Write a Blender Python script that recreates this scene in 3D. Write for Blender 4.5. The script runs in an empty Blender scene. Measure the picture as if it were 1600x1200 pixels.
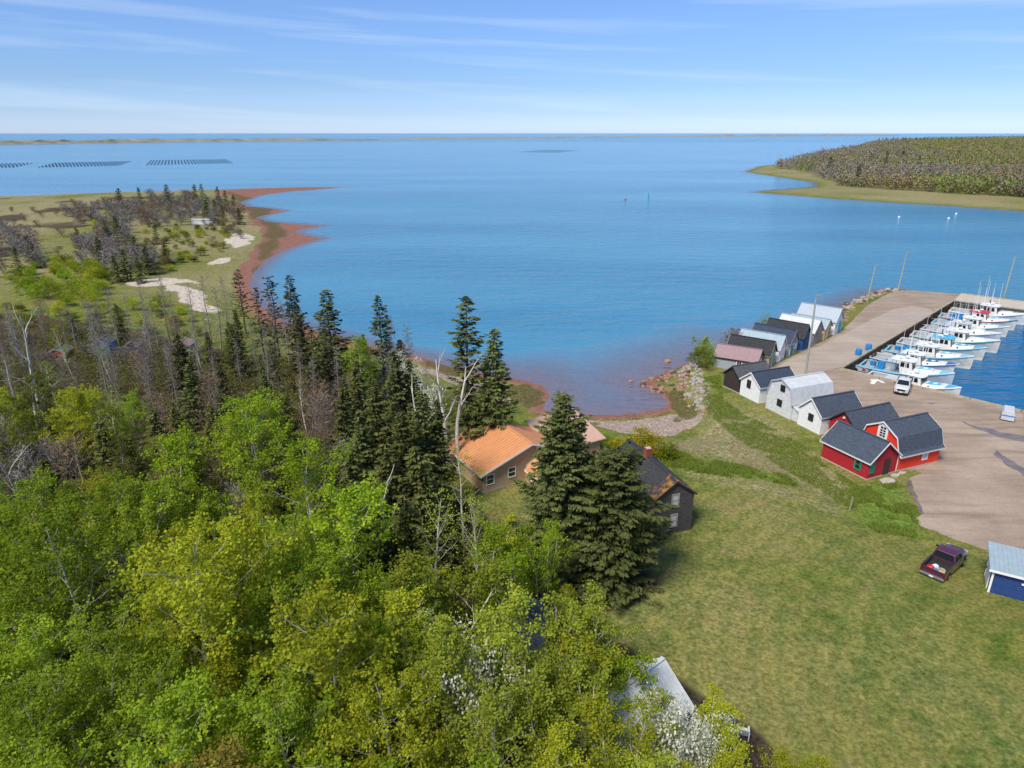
import bpy, math, random
import numpy as np
from mathutils import noise, Vector

rnd = random.Random(7)
R = math.radians
scn = bpy.context.scene
COL = scn.collection

# ------------------------------------------------------------------ camera
CAMZ, FPX, PIT = 38.0, 1067.0, math.atan(393 / 1067.0)
cam = bpy.data.cameras.new('camera')
cam.lens = 24.0; cam.sensor_width = 36.0; cam.clip_start = 0.5; cam.clip_end = 60000
camo = bpy.data.objects.new('camera', cam); COL.objects.link(camo)
camo.location = (0, 0, CAMZ); camo.rotation_euler = (math.pi / 2 - PIT, 0, 0)
scn.camera = camo

# ------------------------------------------------------------------ sky, sun, exposure
SUN_EL, SUN_AZ = R(52), R(-140)          # azimuth clockwise from +Y (the view direction): behind the left shoulder, through thin high cloud
w = bpy.data.worlds.new('World'); scn.world = w; w.use_nodes = True
nt = w.node_tree; nt.nodes.clear()
def WN(t, **k):
    n = nt.nodes.new(t)
    for a, b in k.items(): setattr(n, a, b)
    return n
sky = WN('ShaderNodeTexSky', sky_type='NISHITA'); sky.sun_disc = False
sky.sun_elevation = SUN_EL; sky.sun_rotation = SUN_AZ
sky.altitude = 0; sky.air_density = 1.0; sky.dust_density = 0.3; sky.ozone_density = 3.5
tc = WN('ShaderNodeTexCoord')
sep = WN('ShaderNodeSeparateXYZ'); nt.links.new(tc.outputs['Generated'], sep.inputs[0])
def wm(op, a, b=None):
    n = WN('ShaderNodeMath', operation=op)
    for i, q in enumerate((a, b)):
        if q is None: continue
        if isinstance(q, (int, float)): n.inputs[i].default_value = q
        else: nt.links.new(q, n.inputs[i])
    return n.outputs[0]
az = wm('ARCTAN2', sep.outputs[0], sep.outputs[1]); el = wm('ARCSINE', sep.outputs[2])
cx = WN('ShaderNodeCombineXYZ')
nt.links.new(wm('MULTIPLY', az, 1.1), cx.inputs[0])
nt.links.new(wm('MULTIPLY', wm('ADD', el, wm('MULTIPLY', az, 0.045)), 26.0), cx.inputs[1])
cn = WN('ShaderNodeTexNoise'); cn.inputs['Scale'].default_value = 1.35; cn.inputs['Detail'].default_value = 7; cn.inputs['Roughness'].default_value = 0.55
cn.inputs['Distortion'].default_value = 0.25
nt.links.new(cx.outputs[0], cn.inputs['Vector'])
cr = WN('ShaderNodeValToRGB'); cr.color_ramp.elements[0].position = 0.50; cr.color_ramp.elements[1].position = 0.80
cr.color_ramp.elements[1].color = (0.5, 0.5, 0.5, 1)
nt.links.new(cn.outputs['Fac'], cr.inputs[0])
tint = WN('ShaderNodeMix', data_type='RGBA', blend_type='MULTIPLY'); tint.inputs[0].default_value = 1.0
nt.links.new(sky.outputs[0], tint.inputs[6]); tr_ = WN('ShaderNodeValToRGB'); tr_.color_ramp.interpolation = 'EASE'
nt.links.new(wm('DIVIDE', el, R(60)), tr_.inputs[0])          # blue of the air column, paler towards the horizon
e_ = tr_.color_ramp.elements; e_[0].position = 0.0; e_[0].color = (0.80, 1.02, 1.66, 1); e_[1].position = 1.0; e_[1].color = (0.88, 0.94, 1.06, 1)
for po, co in ((0.030, (0.63, 0.81, 1.31)), (0.062, (0.57, 0.735, 1.10)), (0.15, (0.66, 0.81, 1.14))):
    q_ = e_.new(po); q_.color = (*co, 1)
nt.links.new(tr_.outputs[0], tint.inputs[7])
cm = WN('ShaderNodeMix', data_type='RGBA')
nt.links.new(cr.outputs[0], cm.inputs[0]); nt.links.new(tint.outputs[2], cm.inputs[6]); cm.inputs[7].default_value = (6.4, 7.4, 8.3, 1)
bg = WN('ShaderNodeBackground'); bg.inputs[1].default_value = 0.0525
nt.links.new(cm.outputs[2], bg.inputs[0])
wo = WN('ShaderNodeOutputWorld'); nt.links.new(bg.outputs[0], wo.inputs[0])

sl = bpy.data.lights.new('sun', 'SUN'); sl.energy = 2.0; sl.angle = R(20.0); sl.color = (1.0, 0.92, 0.79)
so = bpy.data.objects.new('sun', sl); COL.objects.link(so)
tosun = Vector((math.sin(SUN_AZ) * math.cos(SUN_EL), math.cos(SUN_AZ) * math.cos(SUN_EL), math.sin(SUN_EL)))
so.rotation_euler = tosun.to_track_quat('Z', 'Y').to_euler(); so.location = (-60, -20, 90)
vs = scn.view_settings
vs.view_transform = 'Standard'; vs.look = 'None'; vs.exposure = 1.3; vs.gamma = 1.0
scn.cycles.max_bounces = 6; scn.cycles.diffuse_bounces = 3; scn.cycles.transparent_max_bounces = 12
scn.cycles.transmission_bounces = 4; scn.cycles.glossy_bounces = 3; scn.cycles.caustics_reflective = False; scn.cycles.caustics_refractive = False
scn.cycles.use_denoising = True

# ------------------------------------------------------------------ survey: photo point -> plan
_c, _s = math.cos(PIT), math.sin(PIT)
def gp(x, y, z=0.0):
    u = (x - 800) / FPX; v = (600 - y) / FPX
    d = (u, _c + v * _s, -_s + v * _c)
    t = (z - CAMZ) / d[2]
    return (d[0] * t, d[1] * t)
def gps(pts, z=0.0): return [gp(x, y, z) for x, y in pts]

# ------------------------------------------------------------------ helpers
def tag(o, label=None, cat=None, group=None, kind=None):
    if label: o['label'] = label
    if cat: o['category'] = cat
    if group: o['group'] = group
    if kind: o['kind'] = kind
    return o
def empty(name, loc=(0, 0, 0), rz=0.0, label=None, cat=None, group=None):
    o = bpy.data.objects.new(name, None); COL.objects.link(o)
    o.empty_display_size = 0.3
    o.location = loc; o.rotation_euler = (0, 0, rz)
    return tag(o, label, cat, group)
def link(name, me, mats=None, parent=None):
    if mats:
        for m in (mats if isinstance(mats, (list, tuple)) else [mats]): me.materials.append(m)
    o = bpy.data.objects.new(name, me); COL.objects.link(o)
    if parent is not None: o.parent = parent
    return o
def npmesh(name, V, Fq, smooth=False):
    """V (N,3) array, Fq (M,k) array of equal-size faces"""
    me = bpy.data.meshes.new(name)
    V = np.asarray(V, np.float32); Fq = np.asarray(Fq, np.int32)
    k = Fq.shape[1]
    me.vertices.add(len(V)); me.vertices.foreach_set('co', V.ravel())
    me.loops.add(Fq.size); me.loops.foreach_set('vertex_index', Fq.ravel())
    me.polygons.add(len(Fq)); me.polygons.foreach_set('loop_start', np.arange(0, Fq.size, k, dtype=np.int32))
    me.polygons.foreach_set('loop_total', np.full(len(Fq), k, np.int32))
    if smooth: me.polygons.foreach_set('use_smooth', np.ones(len(Fq), bool))
    me.update(calc_edges=True)
    return me
class MB:
    def __init__(s): s.v = []; s.f = []; s.m = []
    def add(s, vs, fs, mi=0):
        b = len(s.v); s.v += [tuple(map(float, v)) for v in vs]
        s.f += [tuple(b + i for i in f) for f in fs]; s.m += [mi] * len(fs); return s
    def box(s, x0, x1, y0, y1, z0, z1, mi=0):
        return s.add([(x0, y0, z0), (x1, y0, z0), (x1, y1, z0), (x0, y1, z0), (x0, y0, z1), (x1, y0, z1), (x1, y1, z1), (x0, y1, z1)],
                     [(3, 2, 1, 0), (4, 5, 6, 7), (0, 1, 5, 4), (1, 2, 6, 5), (2, 3, 7, 6), (3, 0, 4, 7)], mi)
    def hexa(s, p, mi=0):      # 8 points, bottom four then top four
        return s.add(p, [(3, 2, 1, 0), (4, 5, 6, 7), (0, 1, 5, 4), (1, 2, 6, 5), (2, 3, 7, 6), (3, 0, 4, 7)], mi)
    def prism_y(s, prof, y0, y1, mi=0):   # profile of (x,z), counter-clockwise seen from -y
        n = len(prof)
        vs = [(x, y0, z) for x, z in prof] + [(x, y1, z) for x, z in prof]
        fs = [tuple(range(n)), tuple(range(2 * n - 1, n - 1, -1))] + [(i, i + n, (i + 1) % n + n, (i + 1) % n) for i in range(n)]
        return s.add(vs, fs, mi)
    def prism_z(s, poly, z0, z1, mi=0):
        n = len(poly)
        vs = [(x, y, z0) for x, y in poly] + [(x, y, z1) for x, y in poly]
        fs = [tuple(range(n - 1, -1, -1)), tuple(range(n, 2 * n))] + [(i, (i + 1) % n, (i + 1) % n + n, i + n) for i in range(n)]
        return s.add(vs, fs, mi)
    def beam(s, a, b, w, h, mi=0):        # bar from a to b, w wide, h deep
        a = Vector(a); b = Vector(b); d = (b - a).normalized()
        up = Vector((0, 0, 1)) if abs(d.z) < 0.95 else Vector((0, 1, 0))
        x = d.cross(up).normalized() * (w / 2); y = x.cross(d).normalized() * (h / 2)
        return s.hexa([a - x - y, a + x - y, a + x + y, a - x + y, b - x - y, b + x - y, b + x + y, b - x + y], mi)
    def tube(s, pts, rads, n=6, mi=0, cap=True):
        pts = [Vector(p) for p in pts]
        if isinstance(rads, (int, float)): rads = [rads] * len(pts)
        b = len(s.v); k = len(pts)
        ref = Vector((0.31, 0.95, 0.07))
        for i, p in enumerate(pts):
            d = (pts[min(i + 1, k - 1)] - pts[max(i - 1, 0)])
            d = d.normalized() if d.length > 1e-9 else Vector((0, 0, 1))
            rr = ref if abs(d.dot(ref)) < 0.95 else Vector((1, 0, 0))
            x = d.cross(rr).normalized(); y = d.cross(x)
            for j in range(n):
                a = 2 * math.pi * j / n
                q = p + (x * math.cos(a) + y * math.sin(a)) * rads[i]
                s.v.append((q.x, q.y, q.z))
        for i in range(k - 1):
            for j in range(n):
                s.f.append((b + i * n + j, b + i * n + (j + 1) % n, b + (i + 1) * n + (j + 1) % n, b + (i + 1) * n + j)); s.m.append(mi)
        if cap and n > 2:
            s.f.append(tuple(b + j for j in range(n - 1, -1, -1))); s.m.append(mi)
            s.f.append(tuple(b + (k - 1) * n + j for j in range(n))); s.m.append(mi)
        return s
    def mesh(s, name, smooth=False):
        me = bpy.data.meshes.new(name); me.from_pydata(s.v, [], s.f)
        if any(s.m): me.polygons.foreach_set('material_index', s.m)
        if smooth: me.polygons.foreach_set('use_smooth', [True] * len(s.f))
        me.update(); return me
    def build(s, name, mats, parent=None, smooth=False, bevel=0.0):
        o = link(name, s.mesh(name, smooth), mats, parent)
        if bevel:
            b = o.modifiers.new('bevel', 'BEVEL'); b.width = bevel; b.segments = 2; b.limit_method = 'ANGLE'; b.angle_limit = R(35)
        return o
def copy_tree(o, parent=None):
    c = o.copy(); COL.objects.link(c); c.parent = parent
    for ch in list(o.children): copy_tree(ch, c)
    return c

# ------------------------------------------------------------------ materials
def mat(name, col, rough=0.7, metal=0.0, var=0.0, vscale=3.0, bump=0.0, bscale=20.0, stretch=(1, 1, 1), spec=0.5, coat=0.0, col2=None, streak=None):
    """painted / natural surface: base colour with noise variation, optional second colour in patches, fine bump"""
    m = bpy.data.materials.new(name); m.use_nodes = True
    t = m.node_tree; b = t.nodes['Principled BSDF']
    b.inputs['Base Color'].default_value = (*col, 1); b.inputs['Roughness'].default_value = rough; b.inputs['Metallic'].default_value = metal
    b.inputs['Specular IOR Level'].default_value = spec
    if coat: b.inputs['Coat Weight'].default_value = coat; b.inputs['Coat Roughness'].default_value = 0.05
    if var or bump or col2:
        tcn = t.nodes.new('ShaderNodeTexCoord'); mp = t.nodes.new('ShaderNodeMapping'); mp.inputs['Scale'].default_value = stretch
        t.links.new(tcn.outputs['Object'], mp.inputs[0])
    if var or col2:
        n = t.nodes.new('ShaderNodeTexNoise'); n.inputs['Scale'].default_value = vscale; n.inputs['Detail'].default_value = 8; n.inputs['Roughness'].default_value = 0.65
        t.links.new(mp.outputs[0], n.inputs['Vector'])
        rp = t.nodes.new('ShaderNodeValToRGB'); rp.color_ramp.elements[0].position = 0.34; rp.color_ramp.elements[1].position = 0.66
        lo = tuple(c * (1 - var) for c in col); hi = tuple(min(1, c * (1 + var)) for c in col)
        if col2: lo, hi = col2, col
        rp.color_ramp.elements[0].color = (*lo, 1); rp.color_ramp.elements[1].color = (*hi, 1)
        t.links.new(n.outputs['Fac'], rp.inputs[0]); t.links.new(rp.outputs[0], b.inputs['Base Color'])
    if bump:
        n2 = t.nodes.new('ShaderNodeTexNoise'); n2.inputs['Scale'].default_value = bscale; n2.inputs['Detail'].default_value = 4
        t.links.new(mp.outputs[0], n2.inputs['Vector'])
        bp = t.nodes.new('ShaderNodeBump'); bp.inputs['Strength'].default_value = bump; bp.inputs['Distance'].default_value = 0.05
        t.links.new(n2.outputs['Fac'], bp.inputs['Height']); t.links.new(bp.outputs[0], b.inputs['Normal'])
    return m
def siding(name, col, course=0.16, var=0.12, rough=0.75, vertical=False, col2=None, depth=0.6):
    """boarded or shingled wall: courses as relief"""
    m = mat(name, col, rough, var=var, vscale=2.2, col2=col2, stretch=(1, 1, 2))
    t = m.node_tree; b = t.nodes['Principled BSDF']
    tcn = t.nodes.new('ShaderNodeTexCoord'); sp = t.nodes.new('ShaderNodeSeparateXYZ'); t.links.new(tcn.outputs['Object'], sp.inputs[0])
    if vertical:
        ad = t.nodes.new('ShaderNodeMath'); ad.operation = 'ADD'; t.links.new(sp.outputs[0], ad.inputs[0]); t.links.new(sp.outputs[1], ad.inputs[1]); src = ad.outputs[0]
    else: src = sp.outputs[2]
    dv = t.nodes.new('ShaderNodeMath'); dv.operation = 'DIVIDE'; t.links.new(src, dv.inputs[0]); dv.inputs[1].default_value = course
    fr = t.nodes.new('ShaderNodeMath'); fr.operation = 'FRACT'; t.links.new(dv.outputs[0], fr.inputs[0])
    bp = t.nodes.new('ShaderNodeBump'); bp.inputs['Strength'].default_value = depth; bp.inputs['Distance'].default_value = 0.03
    bp.invert = not vertical
    t.links.new(fr.outputs[0], bp.inputs['Height']); t.links.new(bp.outputs[0], b.inputs['Normal'])
    return m
def leafmat(name, ca, cb, trans=0.35, rough=0.55, objvar=0.25):
    m = bpy.data.materials.new(name); m.use_nodes = True
    t = m.node_tree; t.nodes.clear()
    at = t.nodes.new('ShaderNodeAttribute'); at.attribute_name = 'tint'
    mx = t.nodes.new('ShaderNodeMix'); mx.data_type = 'RGBA'
    t.links.new(at.outputs['Fac'], mx.inputs[0]); mx.inputs[6].default_value = (*ca, 1); mx.inputs[7].default_value = (*cb, 1)
    oi = t.nodes.new('ShaderNodeObjectInfo')
    mr = t.nodes.new('ShaderNodeMapRange'); mr.inputs[3].default_value = 1 - objvar; mr.inputs[4].default_value = 1 + objvar
    t.links.new(oi.outputs['Random'], mr.inputs[0])
    ml = t.nodes.new('ShaderNodeMix'); ml.data_type = 'RGBA'; ml.blend_type = 'MULTIPLY'; ml.inputs[0].default_value = 1
    t.links.new(mx.outputs[2], ml.inputs[6]); t.links.new(mr.outputs[0], ml.inputs[7])
    d = t.nodes.new('ShaderNodeBsdfDiffuse'); t.links.new(ml.outputs[2], d.inputs[0])
    tr = t.nodes.new('ShaderNodeBsdfTranslucent'); t.links.new(ml.outputs[2], tr.inputs[0])
    ms = t.nodes.new('ShaderNodeMixShader'); ms.inputs[0].default_value = trans
    t.links.new(d.outputs[0], ms.inputs[1]); t.links.new(tr.outputs[0], ms.inputs[2])
    o = t.nodes.new('ShaderNodeOutputMaterial'); t.links.new(ms.outputs[0], o.inputs[0])
    return m
M = {}
M['white'] = siding('white_boards', (0.70, 0.71, 0.71), 0.14, 0.12)
M['white_worn'] = siding('weathered_white_boards', (0.66, 0.68, 0.69), 0.13, 0.1, col2=(0.42, 0.44, 0.45))
M['white_trim'] = mat('white_trim', (0.78, 0.78, 0.77), 0.55, var=0.05)
M['black_trim'] = mat('black_trim', (0.02, 0.02, 0.022), 0.5)
M['brown_wall'] = siding('dark_brown_boards', (0.042, 0.026, 0.022), 0.18, 0.35, vertical=True)
M['grey_wall'] = siding('grey_boards', (0.30, 0.33, 0.36), 0.15, 0.08)
M['tan_gable'] = siding('tan_boards', (0.30, 0.26, 0.21), 0.15, 0.15)
M['weather_wall'] = siding('weathered_grey_boards', (0.27, 0.27, 0.26), 0.16, 0.3, vertical=True)
M['blue_wall'] = siding('blue_boards', (0.01, 0.085, 0.25), 0.16, 0.1, vertical=True)
M['yellow_wall'] = siding('pale_yellow_boards', (0.62, 0.47, 0.22), 0.15, 0.1)
M['crimson'] = siding('crimson_shingles', (0.34, 0.011, 0.018), 0.16, 0.15)
M['scarlet'] = siding('scarlet_boards', (0.80, 0.045, 0.014), 0.2, 0.08, vertical=True)
M['navy_wall'] = siding('navy_boards', (0.012, 0.045, 0.17), 0.2, 0.25)
M['tan_wall'] = siding('tan_siding', (0.44, 0.31, 0.185), 0.13, 0.06)
M['old_shingle'] = siding('old_shingle_wall', (0.075, 0.066, 0.062), 0.13, 0.5, col2=(0.030, 0.028, 0.028))
def asphalt_roof(name, col, var=0.25): return mat(name, col, 0.9, var=var + 0.12, vscale=2.4, bump=0.5, bscale=9, stretch=(3.2, 0.9, 3.2))
M['roof_navy'] = asphalt_roof('navy_shingle_roof', (0.035, 0.052, 0.085), 0.22)
M['roof_black'] = asphalt_roof('black_shingle_roof', (0.030, 0.032, 0.036), 0.35)
M['roof_charcoal'] = asphalt_roof('charcoal_shingle_roof', (0.075, 0.085, 0.095), 0.3)
M['roof_slate'] = asphalt_roof('blue_slate_shingle_roof', (0.050, 0.067, 0.095), 0.2)
M['lichen_roof'] = asphalt_roof('lichen_streaked_black_roof', (0.034, 0.036, 0.042), 0.3)
def lichen(m):
    t = m.node_tree; b = t.nodes['Principled BSDF']; src = b.inputs['Base Color'].links[0].from_socket
    tcn = t.nodes.new('ShaderNodeTexCoord'); sp = t.nodes.new('ShaderNodeSeparateXYZ'); t.links.new(tcn.outputs['Object'], sp.inputs[0])
    n = t.nodes.new('ShaderNodeTexNoise'); n.inputs['Scale'].default_value = 2.2; n.inputs['Detail'].default_value = 8; n.inputs['Roughness'].default_value = 0.7; t.links.new(tcn.outputs['Object'], n.inputs['Vector'])
    mr = t.nodes.new('ShaderNodeMapRange'); mr.inputs[1].default_value = 0.2; mr.inputs[2].default_value = 2.6; mr.inputs[3].default_value = 0.16; mr.inputs[4].default_value = -0.16; t.links.new(sp.outputs[1], mr.inputs[0])
    ad = t.nodes.new('ShaderNodeMath'); t.links.new(n.outputs['Fac'], ad.inputs[0]); t.links.new(mr.outputs[0], ad.inputs[1])
    rp = t.nodes.new('ShaderNodeValToRGB'); rp.color_ramp.elements[0].position = 0.58; rp.color_ramp.elements[1].position = 0.74; t.links.new(ad.outputs[0], rp.inputs[0])
    mx = t.nodes.new('ShaderNodeMix'); mx.data_type = 'RGBA'; t.links.new(rp.outputs[0], mx.inputs[0]); t.links.new(src, mx.inputs[6]); mx.inputs[7].default_value = (0.36, 0.16, 0.02, 1); t.links.new(mx.outputs[2], b.inputs['Base Color'])
lichen(M['lichen_roof'])
M['roof_mauve'] = mat('mauve_metal_roof', (0.30, 0.20, 0.21), 0.55, var=0.08, vscale=2)
M['roof_pale'] = mat('pale_blue_metal_roof', (0.29, 0.375, 0.43), 0.6, var=0.08, vscale=1.5)
M['roof_white'] = mat('white_metal_roof', (0.56, 0.59, 0.61), 0.5, var=0.07, vscale=1.5, col2=(0.46, 0.49, 0.51))
M['roof_grey'] = mat('pale_grey_metal_roof', (0.36, 0.415, 0.47), 0.6, var=0.06)
M['roof_orange'] = mat('orange_metal_roof', (0.58, 0.265, 0.115), 0.55, var=0.08, vscale=1.2)
M['roof_pink'] = mat('faded_pink_metal_roof', (0.52, 0.34, 0.27), 0.55, var=0.08, vscale=1.2)
M['roof_dark'] = mat('dark_metal_roof', (0.085, 0.095, 0.115), 0.5, metal=0.2, var=0.2)
M['teal_door'] = mat('teal_door_paint', (0.01, 0.27, 0.29), 0.6, var=0.1)
M['cyan_door'] = mat('turquoise_door_paint', (0.02, 0.42, 0.47), 0.6, var=0.08)
M['green_door'] = mat('green_door_paint', (0.03, 0.35, 0.06), 0.6, var=0.12)
M['green_trim'] = mat('green_window_paint', (0.01, 0.23, 0.13), 0.6, var=0.1)
M['ochre_door'] = mat('ochre_door_paint', (0.36, 0.22, 0.07), 0.6, var=0.1)
M['wood_door'] = mat('dark_wood_door', (0.035, 0.025, 0.022), 0.7, var=0.25)
M['grey_wood'] = mat('weathered_timber', (0.27, 0.24, 0.20), 0.85, var=0.3, vscale=4, stretch=(1, 1, 6))
M['brown_wood'] = mat('brown_timber', (0.12, 0.085, 0.065), 0.85, var=0.3, vscale=5)
M['glass'] = mat('window_glass', (0.012, 0.015, 0.018), 0.08, spec=0.8)
M['pale_glass'] = mat('curtained_glass', (0.45, 0.47, 0.50), 0.15, spec=0.6, var=0.15, vscale=6)
M['concrete'] = mat('concrete', (0.42, 0.38, 0.33), 0.9, var=0.12, vscale=3)
M['brick'] = mat('red_brick', (0.30, 0.075, 0.045), 0.85, var=0.3, vscale=9, bump=0.3)
M['pole'] = mat('green_grey_pole_wood', (0.30, 0.34, 0.27), 0.85, var=0.2, vscale=3, stretch=(3, 3, 0.4))
M['galv'] = mat('galvanised_steel', (0.55, 0.57, 0.58), 0.4, metal=0.7)
M['rust'] = mat('rusty_sheet_piling', (0.095, 0.045, 0.030), 0.85, var=0.5, vscale=2.5)
M['green_pile'] = mat('weedy_timber_pile', (0.13, 0.14, 0.085), 0.85, var=0.4, vscale=2.5)
M['dark_gap'] = mat('dark_pile_backing', (0.022, 0.032, 0.022), 0.9, var=0.4, vscale=1.5)
M['cap_timber'] = mat('yellowed_cap_timber', (0.36, 0.32, 0.22), 0.85, var=0.2, vscale=1.2)
M['rubber'] = mat('black_rubber', (0.015, 0.015, 0.016), 0.8)
M['steel_dark'] = mat('dark_steel', (0.05, 0.05, 0.055), 0.5, metal=0.4)
M['chrome'] = mat('brushed_bumper_metal', (0.55, 0.55, 0.56), 0.3, metal=0.85)
M['purple_paint'] = mat('plum_car_paint', (0.075, 0.012, 0.035), 0.28, coat=0.8, var=0.1, vscale=2)
M['white_paint'] = mat('white_car_paint', (0.66, 0.67, 0.68), 0.3, coat=0.6)
M['blue_plastic'] = mat('blue_plastic', (0.015, 0.20, 0.50), 0.5, var=0.08)
M['red_plastic'] = mat('red_plastic', (0.55, 0.02, 0.03), 0.5)
M['white_plastic'] = mat('white_plastic', (0.75, 0.75, 0.74), 0.5)
M['lamp_red'] = mat('dark_red_lens', (0.16, 0.008, 0.012), 0.2)
M['rope'] = mat('pale_rope', (0.55, 0.45, 0.28), 0.9, var=0.3, vscale=12)
M['rock_grey'] = mat('pale_grey_rock', (0.33, 0.305, 0.27), 0.9, var=0.35, vscale=3, bump=0.5, bscale=6)
M['rock_red'] = mat('red_sandstone_rock', (0.30, 0.17, 0.12), 0.9, var=0.3, vscale=3, bump=0.5, bscale=6)
M['rock_dark'] = mat('wet_dark_rock', (0.075, 0.06, 0.045), 0.7, var=0.4, vscale=3, bump=0.5, bscale=6)
M['wire'] = mat('grey_cable', (0.14, 0.14, 0.14), 0.6)
M['bark_pale'] = mat('pale_aspen_bark', (0.46, 0.44, 0.36), 0.9, var=0.3, vscale=5)
M['bark_birch'] = mat('white_birch_bark', (0.55, 0.52, 0.45), 0.85, var=0.25, vscale=5)
M['bark_grey'] = mat('grey_dead_bark', (0.24, 0.22, 0.20), 0.9, var=0.25, vscale=5)
M['bark_brown'] = mat('brown_spruce_bark', (0.13, 0.10, 0.08), 0.9, var=0.3, vscale=5)
M['leaf_bright'] = leafmat('bright_green_leaves', (0.190, 0.300, 0.018), (0.410, 0.530, 0.040), 0.5)
M['leaf_green'] = leafmat('mid_green_leaves', (0.165, 0.255, 0.020), (0.360, 0.470, 0.042), 0.5)
M['leaf_olive'] = leafmat('yellow_olive_leaves', (0.260, 0.295, 0.018), (0.500, 0.530, 0.045), 0.5)
M['leaf_birch'] = leafmat('fresh_birch_leaves', (0.215, 0.265, 0.025), (0.440, 0.500, 0.068), 0.5)
M['leaf_bronze'] = leafmat('bronze_young_leaves', (0.230, 0.190, 0.035), (0.43, 0.35, 0.075), 0.5)
M['leaf_bush'] = leafmat('bush_leaves', (0.110, 0.160, 0.014), (0.260, 0.310, 0.026), 0.4)
M['leaf_yellow'] = leafmat('yellow_flowering_bush', (0.20, 0.19, 0.010), (0.55, 0.46, 0.015), 0.4, objvar=0.1)
M['leaf_dull'] = leafmat('dull_undergrowth_leaves', (0.075, 0.090, 0.020), (0.190, 0.200, 0.050), 0.35)
M['blossom'] = leafmat('white_blossom', (0.48, 0.50, 0.28), (0.84, 0.84, 0.72), 0.4, objvar=0.1)
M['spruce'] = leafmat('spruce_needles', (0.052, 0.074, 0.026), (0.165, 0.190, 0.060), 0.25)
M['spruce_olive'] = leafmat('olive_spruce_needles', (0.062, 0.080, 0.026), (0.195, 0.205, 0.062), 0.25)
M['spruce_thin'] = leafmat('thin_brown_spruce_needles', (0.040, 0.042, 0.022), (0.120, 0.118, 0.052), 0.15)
M['twig_grey'] = leafmat('grey_twigs', (0.145, 0.130, 0.120), (0.30, 0.275, 0.255), 0.0, objvar=0.15)
M['twig_brown'] = leafmat('red_brown_twigs', (0.13, 0.085, 0.055), (0.27, 0.18, 0.11), 0.0, objvar=0.15)

# ------------------------------------------------------------------ plan geometry: shores, yard, terrain height
def sdpoly(X, Y, poly):
    """signed distance to a polygon in plan, positive inside"""
    X = np.asarray(X, float); Y = np.asarray(Y, float)
    d2 = np.full(X.shape, 1e18); ins = np.zeros(X.shape, bool)
    n = len(poly)
    for i in range(n):
        ax, ay = poly[i]; bx, by = poly[(i + 1) % n]
        ex, ey = bx - ax, by - ay; wx, wy = X - ax, Y - ay
        t = np.clip((wx * ex + wy * ey) / (ex * ex + ey * ey + 1e-12), 0, 1)
        d2 = np.minimum(d2, (wx - ex * t) ** 2 + (wy - ey * t) ** 2)
        c = ((ay > Y) != (by > Y)) & (X < (bx - ax) * (Y - ay) / ((by - ay) if by != ay else 1e-12) + ax)
        ins ^= c
    d = np.sqrt(d2)
    return np.where(ins, d, -d)
def sm(x): x = np.clip(x, 0, 1); return x * x * (3 - 2 * x)
def vnoise(X, Y, scale, seed=0, octaves=3):
    X = np.asarray(X, float); Y = np.asarray(Y, float)
    out = np.zeros(X.shape); amp = 1.0; tot = 0
    for o in range(octaves):
        x = X / scale + 17.3 * seed; y = Y / scale - 9.1 * seed
        ix = np.floor(x).astype(np.int64); iy = np.floor(y).astype(np.int64); fx = sm(x - ix); fy = sm(y - iy)
        def h(a, b):
            k = (a * 374761393 + b * 668265263 + seed * 144665 + o * 982451) & 0x7fffffff
            k = ((k ^ (k >> 13)) * 1274126177) & 0x7fffffff
            return ((k ^ (k >> 16)) & 0xffff) / 65535.0
        v = (h(ix, iy) * (1 - fx) + h(ix + 1, iy) * fx) * (1 - fy) + (h(ix, iy + 1) * (1 - fx) + h(ix + 1, iy + 1) * fx) * fy
        out += amp * (v - 0.5) * 2; tot += amp; amp *= 0.5; scale *= 0.5
    return out / tot
YZ = 1.9                                                       # wharf and yard level
C0 = (53.24, 104.93); C1 = (100.93, 153.03)                    # inner edge of the pier
u45 = np.array([0.7041, 0.7101]); un = np.array([0.7101, -0.7041])   # along the pier, and out over the basin
ARM = [C1, (C1[0] + 60 * .743, C1[1] - 60 * .669), (C1[0] + 60 * .743 + 5.6, C1[1] - 60 * .669 + 6.2), (106.9, 160.0)]
QUAY = (C0[0] + 62 * .682, C0[1] - 62 * .731)
grass_edge = gps([(1385, 728), (1440, 738), (1416, 752), (1424, 764), (1436, 784), (1441, 798), (1429, 812), (1440, 822), (1480, 838), (1530, 856), (1562, 868), (1600, 876), (1720, 905), (2000, 980)], YZ)
shed_side = gps([(1313, 519), (1258, 547), (1208, 571.5), (1190, 586)], YZ) + [(36.0, 100.0), (37.5, 91.0), (40.0, 86.0), (42.0, 80.0), (44.0, 74.0)]
YARD = grass_edge + [(130, 40), (130, QUAY[1])] + [QUAY, C0, C1, (106.9, 160.0), (95.0, 165.2), (87.0, 157.6), (78.8, 148.3), (68.5, 134.0)] + shed_side
MAIN = gps([(-2600, 345), (-900, 322), (-300, 311), (0, 306.5), (100, 303), (200, 299.5), (300, 297), (400, 294), (470, 292.3), (540, 291.6), (500, 295.5), (450, 299), (405, 305), (376, 316),
            (385, 322), (420, 325), (448, 329.5), (425, 334), (400, 339), (418, 346), (470, 350.5), (506, 353), (470, 358), (460, 362.5), (480, 368.5), (505, 372.5), (475, 380), (445, 390), (418, 405),
            (398, 425), (390, 445), (405, 475), (440, 500), (490, 517), (540, 530), (600, 545), (660, 558), (700, 572), (760, 585), (815, 594), (845, 602), (859, 616), (850, 632), (846, 641),
            (897, 646), (929, 649), (961, 649), (1008, 644), (1037, 638), (1046, 630), (1034, 616), (1018, 608), (999, 597), (1030, 587), (1072, 570)])
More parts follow.
